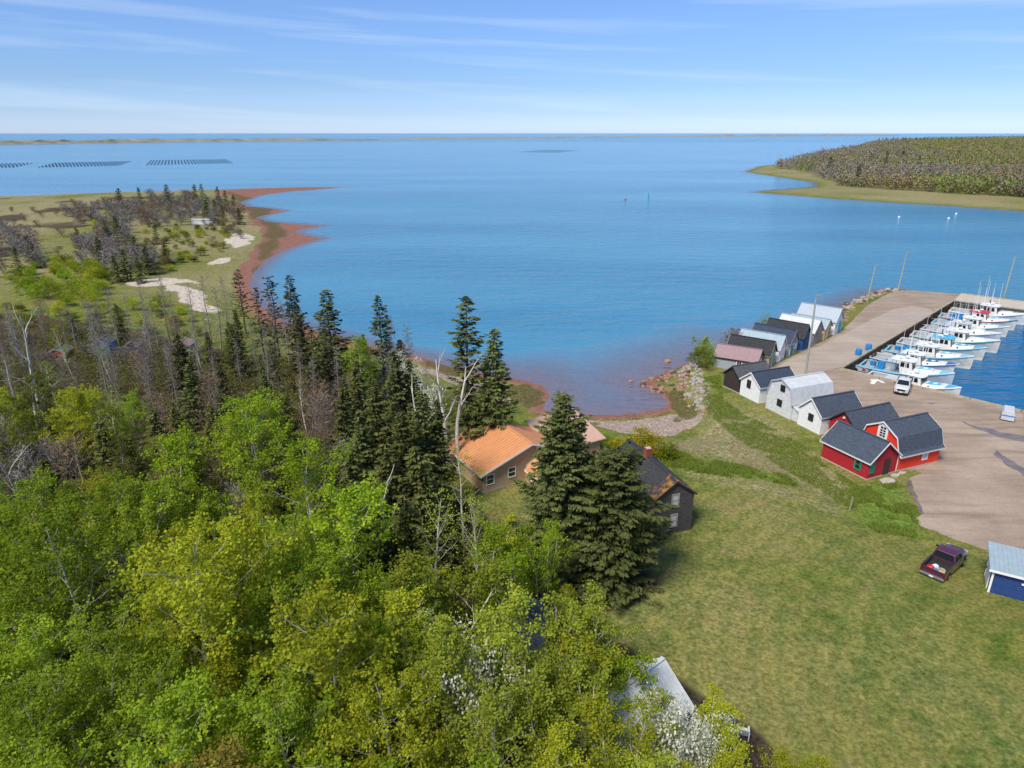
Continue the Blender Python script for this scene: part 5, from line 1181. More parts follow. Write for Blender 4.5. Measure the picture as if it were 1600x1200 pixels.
def broadleaf(seed, h, rad, base=0.3, n1=18, leafsize=0.15, per=13, stems=1, upright=0.6, twigs=True, density=1.0, bark='bark_pale', airy=0.0, r0=None):
    """trunk mesh and crown mesh of a leafy tree of height h"""
    rng = np.random.default_rng(seed)
    T = MB(); ends = []
    r0 = r0 or 0.011 * h + 0.02
    for st in range(stems):
        a = rng.uniform(0, 6.28); lean = rng.uniform(.0, .06) if stems == 1 else rng.uniform(.10, .26)
        tr = limb(rng, (0.12 * st * math.cos(a), 0.12 * st * math.sin(a), -.3), (lean * math.cos(a), lean * math.sin(a), 1), h * .93 + .3, 9, .05, .05)
        k = len(tr); rr = [r0 / stems ** .4 * (1 - i / (k - 1)) ** .8 + .015 for i in range(k)]
        T.tube(tr, rr, 7, cap=False)
        m1 = n1 if stems == 1 else max(7, n1 // stems + 2)
        for b_ in range(m1):
            t = base + (1 - base) * ((b_ + rng.random()) / m1) * .97
            f = t * (k - 1); i = min(int(f), k - 2); p = tr[i] + (tr[i + 1] - tr[i]) * (f - i)
            az_ = b_ * 2.4 + rng.uniform(-.5, .5) + st
            shape = math.sin(math.pi * min(1, max(0.05, (t - base) / (1 - base) * .78 + .2))) ** .7
            ln = rad * shape * rng.uniform(.75, 1.15) / (1 if stems == 1 else 1.35) + .3
            e = upright * (0.55 + .9 * t) + rng.uniform(-.15, .15)
            d = np.array([math.cos(az_) * math.cos(e), math.sin(az_) * math.cos(e), math.sin(e)])
            l1 = limb(rng, p, d, ln, 4, .12, .05)
            rb = rr[i] * .42
            T.tube(l1, [rb, rb * .8, rb * .6, rb * .42, rb * .25], 4, cap=False)
            m2 = max(3, int(ln * 2.0))
            for c in range(m2):
                s = .22 + .78 * (c + rng.random()) / m2
                g = s * 4; j = min(int(g), 3); q = l1[j] + (l1[j + 1] - l1[j]) * (g - j)
                d2 = unit(unit(l1[j + 1] - l1[j]) * .55 + rng.normal(size=3) * .62 + np.array([0, 0, .22]))
                l2n = ln * .36 * (1.15 - .55 * s) * rng.uniform(.7, 1.2) + .22
                l2 = limb(rng, q, d2, l2n, 2, .15, .05)
                if twigs: T.tube(l2, [max(rb * .25, .009), .007, .004], 3, cap=False)
                ends.append(l2[1]); ends.append(l2[2])
                for g2 in range(2):
                    d3 = unit(unit(l2[2] - l2[1]) * .6 + rng.normal(size=3) * .6)
                    e3 = l2[1 + (g2 > 0)] + d3 * l2n * .55; ends.append(e3)
    E_ = np.array(ends)
    if airy: E_ = E_[rng.random(len(E_)) > airy]
    L = Leaves(); clump(L, E_, max(2, int(per * density)), .13 + .016 * rad, leafsize)
    tm = T.mesh('trunk', True); tm.materials.append(M[bark]); cmh = L.mesh('crown'); cmh.materials.append(M['leaf_green'])
    return tm, cmh
def spruce(seed, h, rad, low=.08, step=.30, nb=6, gap=0.0, spray=.36, full=.85, dens=1.0, droop=.25, bark='bark_brown'):
    rng = np.random.default_rng(seed); T = MB(); L = Leaves()
    tr = [np.array([.04 * h * .1 * rng.normal(), .04 * h * .1 * rng.normal(), z]) for z in np.linspace(-.3, h * .985, 8)]
    tr[0][:2] = 0
    T.tube(tr, [(.013 * h + .03) * (1 - i / 7) + .012 for i in range(8)], 7, cap=False)
    C = []; D = []; N = []; l = []; tt = []
    z = low * h; gapdir = rng.uniform(0, 6.28)
    while z < h * .99:
        t = z / h
        env = rad * (1 - t) ** full * (1 + .16 * math.sin(z * 2.1 + seed)) + .12
        k = nb if t < .85 else 4
        a0 = rng.uniform(0, 6.28)
        for b_ in range(k):
            if rng.random() < gap * (1.2 - t): continue
            a = a0 + 6.283 * b_ / k + rng.uniform(-.4, .4)
            ln = env * rng.uniform(.5, 1.12) * (1 + .22 * math.sin(a * 2 + z * .7 + seed) + .12 * math.sin(a * 5 - z * 1.3))
            f = z / (h * .985 + .3) * 7; i = min(int(f), 6); p = tr[i] + (tr[i + 1] - tr[i]) * (f - i); p = np.array([p[0], p[1], z])
            dr = -droop * (1 - t) + .35 * t
            out = np.array([math.cos(a), math.sin(a), 0.])
            tip = p + out * ln + np.array([0, 0, dr * ln + .12 * ln])
            midp = p + out * ln * .55 + np.array([0, 0, dr * ln * .75])
            T.tube([p, midp, tip], [.012 + .012 * ln, .010 + .004 * ln, .006], 3, cap=False)
            ns = max(3, int(ln * 9 * dens))
            s = rng.uniform(.12, 1.03, ns) ** .75
            B = (1 - s)[:, None] ** 2 * p + (2 * s * (1 - s))[:, None] * midp + s[:, None] ** 2 * tip
            side = rng.choice([-1, 1], ns); sp_ = rng.uniform(.25, .95, ns)
            sd_ = np.array([-math.sin(a), math.cos(a), 0.])
            d = unit(out[None] * (1.0 - .35 * sp_[:, None]) + sd_[None] * (side * sp_)[:, None] + np.array([0, 0, -.18]) + rng.normal(size=(ns, 3)) * .12)
            wdt = (.10 + .26 * ln * (1 - s) + .06)[:, None]
            C.append(B + sd_[None] * (side * sp_)[:, None] * wdt + np.array([0, 0, -.04])); D.append(d)
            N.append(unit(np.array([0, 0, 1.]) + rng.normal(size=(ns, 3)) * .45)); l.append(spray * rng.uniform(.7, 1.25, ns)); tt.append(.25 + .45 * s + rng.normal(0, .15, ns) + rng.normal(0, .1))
        z += step * rng.uniform(.75, 1.25) * (1 if t < .8 else .7)
    C = np.concatenate(C); l = np.concatenate(l)
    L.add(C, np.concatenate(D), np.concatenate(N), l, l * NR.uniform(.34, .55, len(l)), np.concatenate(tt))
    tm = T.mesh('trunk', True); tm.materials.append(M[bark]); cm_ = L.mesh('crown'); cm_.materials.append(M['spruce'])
    return tm, cm_
def bare_tree(seed, h, rad, conifer=True, nt_=420, tw=.03, low=.15):
    """dead or leafless tree: trunk and a haze of fine twigs"""
    rng = np.random.default_rng(seed); T = MB(); L = Leaves()
    tr = limb(rng, (0, 0, -.3), (0, 0, 1), h + .3, 8, .035 if conifer else .09, .08)
    T.tube(tr, [(.010 * h + .02) * (1 - i / 8) + .012 for i in range(9)], 6, cap=False)
    nb = int(nt_ / 9)
    C = []; D = []; l = []; w_ = []
    for b_ in range(nb):
        t = low + (1 - low) * (b_ + rng.random()) / nb * .98
        f = t * 8; i = min(int(f), 7); p = tr[i] + (tr[i + 1] - tr[i]) * (f - i)
        a = b_ * 2.4 + rng.uniform(-.4, .4)
        if conifer: ln = rad * (1 - t) ** .7 * rng.uniform(.4, 1.1) + .25; e = rng.uniform(-.3, .25)
        else: ln = rad * math.sin(math.pi * (.15 + .8 * t)) * rng.uniform(.7, 1.1) + .3; e = rng.uniform(.45, .95)
        d = np.array([math.cos(a) * math.cos(e), math.sin(a) * math.cos(e), math.sin(e)])
        l1 = limb(rng, p, d, ln, 3, .12, .03 if conifer else .08)
        T.tube(l1, [.010 + .008 * ln, .011, .008, .005], 3, cap=False)
        for c in range(9):
            s = rng.uniform(.2, 1.0) * 3; j = min(int(s), 2); q = l1[j] + (l1[j + 1] - l1[j]) * (s - j)
            d2 = unit(unit(l1[j + 1] - l1[j]) * .5 + rng.normal(size=3) * .7 + np.array([0, 0, 0 if conifer else .3])); l2 = rng.uniform(.3, .8) * (.5 + .35 * ln)
            C.append(q + d2 * l2 / 2); D.append(d2); l.append(l2); w_.append(tw * rng.uniform(.7, 1.4))
    C = np.array(C); n = len(C)
    L.add(C, np.array(D), rand_dirs(n), np.array(l), np.array(w_), NR.uniform(0, 1, n))
    tm = T.mesh('trunk', True); tm.materials.append(M['bark_grey']); cm_ = L.mesh('crown'); cm_.materials.append(M['twig_grey'])
    return tm, cm_
def snag(seed, h, forks=3):
    rng = np.random.default_rng(seed); T = MB()
    tr = limb(rng, (0, 0, -.3), (0, 0, 1), h, 8, .05, .06); T.tube(tr, [.17 * (1 - i / 8) ** .7 + .03 for i in range(9)], 7, cap=False)
    for k in range(forks):
        i = int(rng.integers(4, 8)); a = rng.uniform(0, 6.28); d = np.array([math.cos(a) * .55, math.sin(a) * .55, .8])
        l1 = limb(rng, tr[i], d, h * rng.uniform(.16, .34), 5, .13, .04); T.tube(l1, [.075, .06, .05, .035, .025, .012], 5, cap=False)
        for c in range(2): T.tube(limb(rng, l1[2 + c], unit(d + rng.normal(size=3) * .6), h * .09, 2, .15, .05), [.03, .02, .008], 3, cap=False)
    m = T.mesh('trunk', True); m.materials.append(M['bark_birch']); return m
def bush(seed, h, rad, leafsize=.15, n=60, per=34):
    rng = np.random.default_rng(seed); T = MB(); ends = []
    for s in range(9):
        a = rng.uniform(0, 6.28); sp_ = rng.uniform(.1, .8) * rad / h
        l1 = limb(rng, (.1 * math.cos(a), .1 * math.sin(a), -.1), (sp_ * math.cos(a), sp_ * math.sin(a), 1), h * rng.uniform(.6, .95), 4, .12, .02)
        T.tube(l1, [.04, .03, .024, .016, .008], 4, cap=False)
        for q in l1[2:]:
            for c in range(max(1, n // 27)): ends.append(q + rng.normal(size=3) * np.array([rad * .28, rad * .28, h * .10]))
    for c in range(n // 2):
        a = rng.uniform(0, 6.28); r_ = rad * math.sqrt(rng.random()) * .9; zz = h * (1 - .75 * (r_ / rad) ** 2) * rng.uniform(.45, .95); ends.append(np.array([r_ * math.cos(a), r_ * math.sin(a), zz]))
    L = Leaves(); clump(L, np.array(ends), per, .16 + .06 * rad, leafsize)
    tm = T.mesh('stems', True); tm.materials.append(M['bark_grey']); cm_ = L.mesh('foliage'); cm_.materials.append(M['leaf_bush']); return tm, cm_

PLANTED = []                     # (x, y, r) kept clear
def plant(name, model, x, y, s=1.0, sz=None, rz=None, label='', cat='tree', group=None, crown=None, bark=None, z=None, names=('trunk', 'crown'), tilt=0.0):
    root = empty(name, (x, y, hz(x, y) if z is None else z), rnd.uniform(0, 6.28) if rz is None else rz, label, cat, group)
    root.scale = (s, s, sz or s)
    if tilt: root.rotation_euler[0] = tilt
    ms = model if isinstance(model, tuple) else (model,)
    for nm, me in zip(names, ms):
        o = bpy.data.objects.new(nm, me); COL.objects.link(o); o.parent = root
        c = bark if nm in ('trunk', 'stems') else crown
        if c: o.material_slots[0].link = 'OBJECT'; o.material_slots[0].material = M[c]
    return root
def at_top(px_, py_, h):
    """plan position of a tree of height h whose tip stands at that photo point"""
    zg = 3.2
    for _ in range(4):
        x, y = gp(px_, py_, zg + h); zg = max(hz(x, y), 0.1)
    return x, y
# models
ASP = [broadleaf(100 + i, h, r, base=.26, n1=21, per=18, leafsize=.18, upright=.62) for i, (h, r) in enumerate([(14, 3.9), (13, 3.4), (15, 4.2), (12, 3.2), (13.5, 3.6)])]
BIR = [broadleaf(140 + i, h, r, base=.2, n1=22, per=17, leafsize=.14, stems=st, upright=.85, bark='bark_birch') for i, (h, r, st) in enumerate([(10, 2.3, 2), (9, 2.2, 3), (11, 2.4, 1), (8, 2.2, 3)])]
THIN = [broadleaf(160 + i, h, r, base=.35, n1=15, per=7, leafsize=.13, upright=.75, airy=.35, bark='bark_birch') for i, (h, r) in enumerate([(12, 2.6), (11, 2.3)])]
BLO = [bush(180 + i, h, r, leafsize=.14, n=90, per=30) for i, (h, r) in enumerate([(6.5, 1.7), (5.0, 1.9)])]
BSH = [bush(190 + i, h, r, leafsize=.20, n=50, per=26) for i, (h, r) in enumerate([(3.2, 2.2), (2.4, 1.8), (4.2, 2.4)])]
SPR = [spruce(200, 16.4, 4.3, low=.05, nb=9, dens=2.0, spray=.40, full=.66, step=.19), spruce(201, 12.3, 4.2, low=.02, nb=10, dens=2.0, spray=.40, full=.36, step=.18),
       spruce(202, 13, 3.2, nb=7, gap=.15, dens=1.05, spray=.52), spruce(203, 14, 2.9, low=.15, nb=7, gap=.32, dens=1.0, spray=.52), spruce(204, 12, 3.3, nb=8, gap=.12, dens=1.05, spray=.52), spruce(205, 9, 2.6, nb=8, dens=1.1, spray=.48)]
SIL = [spruce(210, 16, 3.0, low=.2, nb=6, gap=.34, dens=1.0, step=.42, spray=.6, full=.62), spruce(211, 15, 3.2, low=.15, nb=6, gap=.38, dens=1.0, step=.40, full=.7, spray=.6), spruce(212, 14, 2.6, low=.3, nb=5, gap=.5, dens=.9, step=.45, full=.5, spray=.6), spruce(213, 13, 3.0, low=.25, nb=5, gap=.45, dens=.8, step=.5, full=.85, spray=.65)]
FSP = [spruce(220, 9, 2.3, nb=6, step=.5, dens=.6, spray=.8, gap=.12), spruce(221, 7, 2.1, nb=6, step=.45, dens=.6, spray=.8)]
DED = [bare_tree(230 + i, h, r, True, 640, .045) for i, (h, r) in enumerate([(12, 2.0), (10, 1.8), (13, 1.7)])]
BAR = [bare_tree(240 + i, h, r, False, 760, .045) for i, (h, r) in enumerate([(9, 2.6), (8, 2.4)])]
FBR = [bare_tree(250 + i, h, r, False, 560, .10, .08) for i, (h, r) in enumerate([(6.0, 3.0), (5.0, 2.8)])]
SNG = [snag(260, 9, 3), snag(261, 6, 1), snag(262, 11, 4)]

# ------------------------------------------------------------------ planting: trees one can tell apart
def put(px_, py_, h, model, h0, name, label, crown=None, group=None, bark=None, names=('trunk', 'crown'), cat='tree', fat=1.0, keep=2.2, rz=None):
    x, y = at_top(px_, py_, h); s = h / h0
    PLANTED.append((x, y, keep)); return plant(name, model, x, y, s * fat, s, rz, label, cat, group, crown, bark, names=names)
gA = 'leafy trees of the foreground wood'
put(285, 802, 15.5, ASP[2], 15, 'leafy_tree', 'big yellow-olive tree with pale trunk at the lower left', 'leaf_olive', gA, keep=4.0)
put(75, 798, 14, ASP[0], 14, 'leafy_tree', 'fresh green tree at the left edge beside the big yellow-olive tree', 'leaf_green', gA, keep=3.5)
put(385, 806, 13.5, ASP[4], 13.5, 'leafy_tree', 'yellow-olive tree close behind the big one at lower left', 'leaf_olive', gA, keep=3.0)
put(490, 902, 14, ASP[1], 13, 'leafy_tree', 'broad olive-green tree with a broken white trunk at the bottom', 'leaf_olive', gA, keep=3.6)
put(395, 622, 14, ASP[0], 14, 'leafy_tree', 'bright green tree left of the dark spruces, the one farther back', 'leaf_bright', gA, keep=3.2)
put(470, 690, 14.5, ASP[2], 15, 'leafy_tree', 'broad bright green tree in front of the dark spruces', 'leaf_bright', gA, keep=3.5)
put(505, 770, 13, ASP[3], 12, 'leafy_tree', 'bright green tree nearest the utility pole', 'leaf_bright', gA, keep=3.0)
put(255, 690, 11.5, ASP[3], 12, 'leafy_tree', 'small bright green tree among duller trees left of centre', 'leaf_bright', gA, keep=2.6)
put(95, 610, 11, ASP[1], 13, 'leafy_tree', 'olive tree in front of the small red shack', 'leaf_olive', gA, keep=2.6)
put(765, 828, 10.5, BIR[0], 10, 'birch', 'bright yellow-green birch left of the biggest spruce', 'leaf_bright', gA, bark='bark_birch', fat=1.25)
put(815, 838, 8, BIR[3], 8, 'birch', 'small bright birch right beside the biggest spruce, left of a pair', 'leaf_bright', gA, fat=.9)
put(846, 822, 8, BIR[3], 8, 'birch', 'small bright birch right beside the biggest spruce, right of a pair', 'leaf_bright', gA, fat=.75)
put(740, 762, 10.5, THIN[0], 12, 'birch', 'thin birch with bare white trunk below the tan house', 'leaf_birch', gA)
put(672, 765, 11, THIN[1], 11, 'birch', 'sparse white-stemmed birch in front of the dark spruces', 'leaf_birch', gA)
put(720, 700, 10, THIN[1], 11, 'birch', 'grey-green birch against the left corner of the tan house', 'leaf_birch', gA)
for i, (a, b_, h, k, c) in enumerate([(785, 930, 10, 0, 'leaf_birch'), (868, 915, 9, 1, 'leaf_birch'), (935, 955, 8.5, 2, 'leaf_birch'), (978, 1000, 6.5, 3, 'leaf_bright'), (640, 1005, 10, 1, 'leaf_birch'), (700, 1005, 10.5, 2, 'leaf_birch'), (738, 935, 10, 0, 'leaf_birch'),
                                      (832, 1000, 9, 1, 'leaf_birch'), (905, 1030, 8, 3, 'leaf_olive'), (860, 1070, 8.5, 0, 'leaf_birch'), (780, 1085, 9.5, 2, 'leaf_birch'), (1105, 1095, 5.5, 1, 'leaf_olive'), (880, 1140, 7.5, 2, 'leaf_olive'), (925, 1078, 8.3, 1, 'leaf_birch'), (975, 1112, 7.6, 0, 'leaf_olive'), (1000, 1150, 6.5, 3, 'leaf_birch'), (600, 905, 10.5, 0, 'leaf_olive'), (690, 880, 10, 3, 'leaf_birch'), (1120, 1165, 5.5, 3, 'leaf_olive'), (1250, 1185, 4.0, 3, 'leaf_olive')]):
    put(a, b_, h, BIR[k], [10, 9, 11, 8][k], 'birch', 'slender pale-stemmed birch in the thicket round the hidden sheds', c, 'birches round the hidden sheds', fat=1.2)
put(1030, 1090, 6.3, BIR[0], 10, 'birch', 'leaning grey-stemmed tree over the white metal roof', 'leaf_birch', gA, bark='bark_grey', fat=1.1)
gB = 'trees and bushes in white blossom'
for a, b_, h, k, lb in [(641, 888, 8, 1, 'small white-blossomed tree below the sparse birch'), (694, 945, 9, 0, 'white-blossomed tree midway along the sagging cable'), (730, 985, 9.2, 1, 'white-blossomed tree beside the dark metal roof, upper one'), (722, 1030, 9.6, 0, 'tall white-blossomed tree nearest the dark metal roof'),
                        (1058, 1085, 7.6, 1, 'cream-blossomed tree over the white shed'), (1102, 1098, 6.2, 0, 'cream-blossomed bush near the garden chairs'), (606, 530, 9.5, 1, 'white-blossomed tree behind the spruces by the shore, left one'), (640, 548, 9, 0, 'white-blossomed tree behind the spruces by the shore, right one'), (668, 590, 8.5, 1, 'white-blossomed tree between spruces and the tall shore spruce')]:
    put(a, b_, h, BLO[k], [6.5, 5.0][k], 'blossom_tree', lb, 'blossom', gB, names=('stems', 'foliage'), keep=1.4, fat=.62)
gD = 'tall dead spruces before the white sand'
for a, b_, h, k in [(168, 448, 11, 1), (214, 432, 13, 2), (246, 428, 13, 0), (263, 452, 12, 2), (290, 440, 12, 0), (313, 428, 13, 2), (330, 446, 11.5, 1), (345, 430, 12, 2), (130, 470, 10, 1), (360, 455, 11, 0)]:
    put(a, b_, h, DED[k], [12, 10, 13][k], 'dead_spruce', 'tall dead grey spruce standing before the white sand', 'twig_grey', gD, keep=1.5)
# spruces
gS = 'spruces'
def spr(px_, py_, h, k, h0, lb, mat_='spruce', models=SPR, fat=1.0, keep=2.0): put(px_, py_, h, models[k], h0, 'spruce_tree', lb, mat_, gS, fat=fat, keep=keep)
SB = [16.4, 12.5, 13, 14, 12, 9]
PLANTED += [(4.9, 48.3, 4), (10.2, 47.7, 4)]
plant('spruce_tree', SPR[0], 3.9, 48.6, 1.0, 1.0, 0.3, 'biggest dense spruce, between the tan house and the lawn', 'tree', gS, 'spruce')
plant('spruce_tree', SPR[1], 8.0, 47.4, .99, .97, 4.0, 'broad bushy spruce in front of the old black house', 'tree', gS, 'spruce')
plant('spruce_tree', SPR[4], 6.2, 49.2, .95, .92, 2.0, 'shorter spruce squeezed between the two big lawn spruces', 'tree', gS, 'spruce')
spr(727, 463, 18.5, 0, 16, 'tallest gaunt spruce on the shore behind the tan house', models=SIL, fat=1.1); spr(771, 510, 15.5, 4, 12, 'full dark spruce right beside the tallest shore spruce', fat=.95)
spr(508, 452, 15.5, 1, 15, 'lone dark spruce standing out against the water', models=SIL, fat=1.25); spr(590, 461, 15.5, 0, 16, 'slim spruce top rising behind the white blossom', models=SIL)
for i, (a, b_, h, k) in enumerate([(450, 428, 15, 1), (421, 428, 14.5, 2), (398, 446, 13, 3), (463, 476, 13, 0), (370, 420, 13, 2), (484, 508, 11.5, 3)]):
    spr(a, b_, h, k, [16, 15, 14, 13][k], 'dark ragged spruce in the stand left of the lone spruce', 'spruce_thin', SIL, keep=1.5)
spr(650, 697, 11, 5, 9, 'neat conical spruce left of the orange roof', 'spruce_olive'); spr(615, 545, 14.5, 2, 13, 'tall full spruce in the middle of the dark stand', 'spruce'); spr(583, 600, 13, 4, 12, 'broad spruce left of the tall one in the dark stand', 'spruce_olive')
spr(682, 622, 12, 3, 14, 'thin spruce behind the bare white trunks by the orange roof', 'spruce')
for i, (a, b_, h, k) in enumerate([(655, 610, 13, 2), (625, 640, 12, 4), (560, 640, 12, 2), (600, 690, 11.5, 4), (545, 700, 10.5, 5), (630, 770, 10, 4), (570, 760, 10.5, 2), (530, 640, 11, 4), (640, 560, 13, 3), (555, 560, 12.5, 2), (590, 820, 8, 5)]):
    spr(a, b_, h, k, SB[k], 'dark spruce packed in the stand left of the tan house', ['spruce', 'spruce_olive'][i % 2], keep=1.6)
put(505, 595, 9, BAR[0], 9, 'bare_tree', 'rusty budding tree left of the dark spruce stand', 'twig_brown', None, names=('trunk', 'crown'), fat=1.1); put(470, 585, 8, THIN[0], 12, 'leafy_tree', 'bronze-leaved tree left of the dark spruce stand', 'leaf_bronze', gA)
put(560, 525, 11, BIR[2], 11, 'birch', 'fresh green birch at the left of the shore blossom', 'leaf_bright', gA); 
gN = 'bare white snags'
for a, b_, h, k, lb in [(600, 765, 10, 0, 'forked bare white snag in front of the dark spruces'), (648, 850, 6.5, 1, 'short broken white snag below the forked one'), (695, 560, 13.5, 2, 'tall bare white trunk beside the orange roof, left one'), (712, 570, 12.5, 0, 'tall bare white trunk beside the orange roof, right one'), (662, 610, 11, 0, 'bent bare white trunk in the dark spruce stand'), (20, 480, 14, 2, 'bleached bare tree at the left edge'), (30, 555, 10, 0, 'grey forked bare tree below the bleached one at left'), (470, 1058, 8.5, 1, 'thick broken white trunk amid the olive-green crown at bottom'), (5, 690, 10, 2, 'bare white-limbed tree at the left edge below the shacks')]:
    put(a, b_, h, SNG[k], [9, 6, 11][k], 'snag', lb, None, gN, names=('trunk',), keep=1.0)
# ------------------------------------------------------------------ planting: the rest of the wood
FOREST = gps([(-700, 620), (-60, 505), (60, 505), (200, 515), (330, 545), (520, 560), (600, 568), (660, 600), (690, 690), (675, 760), (735, 800), (780, 870), (840, 930), (910, 985), (990, 1060), (1080, 1130), (1150, 1200), (1150, 1500), (-900, 1500)], 3.0)
BLD = [(-2, 57.5, 5), (-6.5, 61, 3.2), (-2, 64, 5.5), (2.5, 66.5, 7), (-1, 37.5, 4.6), (6.2, 31.6, 4.6), (-75.5, 108, 4), (-70.5, 113, 4), (-64.3, 111.5, 4), (-56.8, 113.5, 4), (-17, 61.5, 2.4), (-13, 64, 2.4)]
spots = []
fx = [p[0] for p in FOREST]; fy = [p[1] for p in FOREST]
cand = np.stack([NR.uniform(-95, 16, 9000), NR.uniform(11, 125, 9000)], -1)
sdF = sdpoly(cand[:, 0], cand[:, 1], FOREST); sdM = sdpoly(cand[:, 0], cand[:, 1], MAIN)
for (x, y), a, b_ in zip(cand, sdF, sdM):
    if a < .6 or b_ < 7 or abs(x) > 8 + 1.02 * y: continue
    dmin = 2.9 if y < 60 else 3.3 if y < 72 else 4.3
    if any((x - p[0]) ** 2 + (y - p[1]) ** 2 < (p[2] + .3) ** 2 for p in BLD): continue
    if any((x - p[0]) ** 2 + (y - p[1]) ** 2 < (max(p[2] * .85, 1.4)) ** 2 for p in PLANTED): continue
    if any((x - p[0]) ** 2 + (y - p[1]) ** 2 < dmin ** 2 for p in spots): continue
    spots.append((x, y))
def cap(x, y, h):
    """lower growth on the slope below the house and before the dark spruce stand"""
    r_ = x / y
    if -.13 < r_ < .035 and y < 62: h = min(h, max(2.2, 38 - 35 * y / 61.0 - 3.6))
    if -.30 < r_ <= -.13 and y < 48: h = min(h, max(2.5, 38 - 34.8 * y / 48.0 - 3.4))
    return h
near_l = 'leafy tree crowded into the foreground wood'
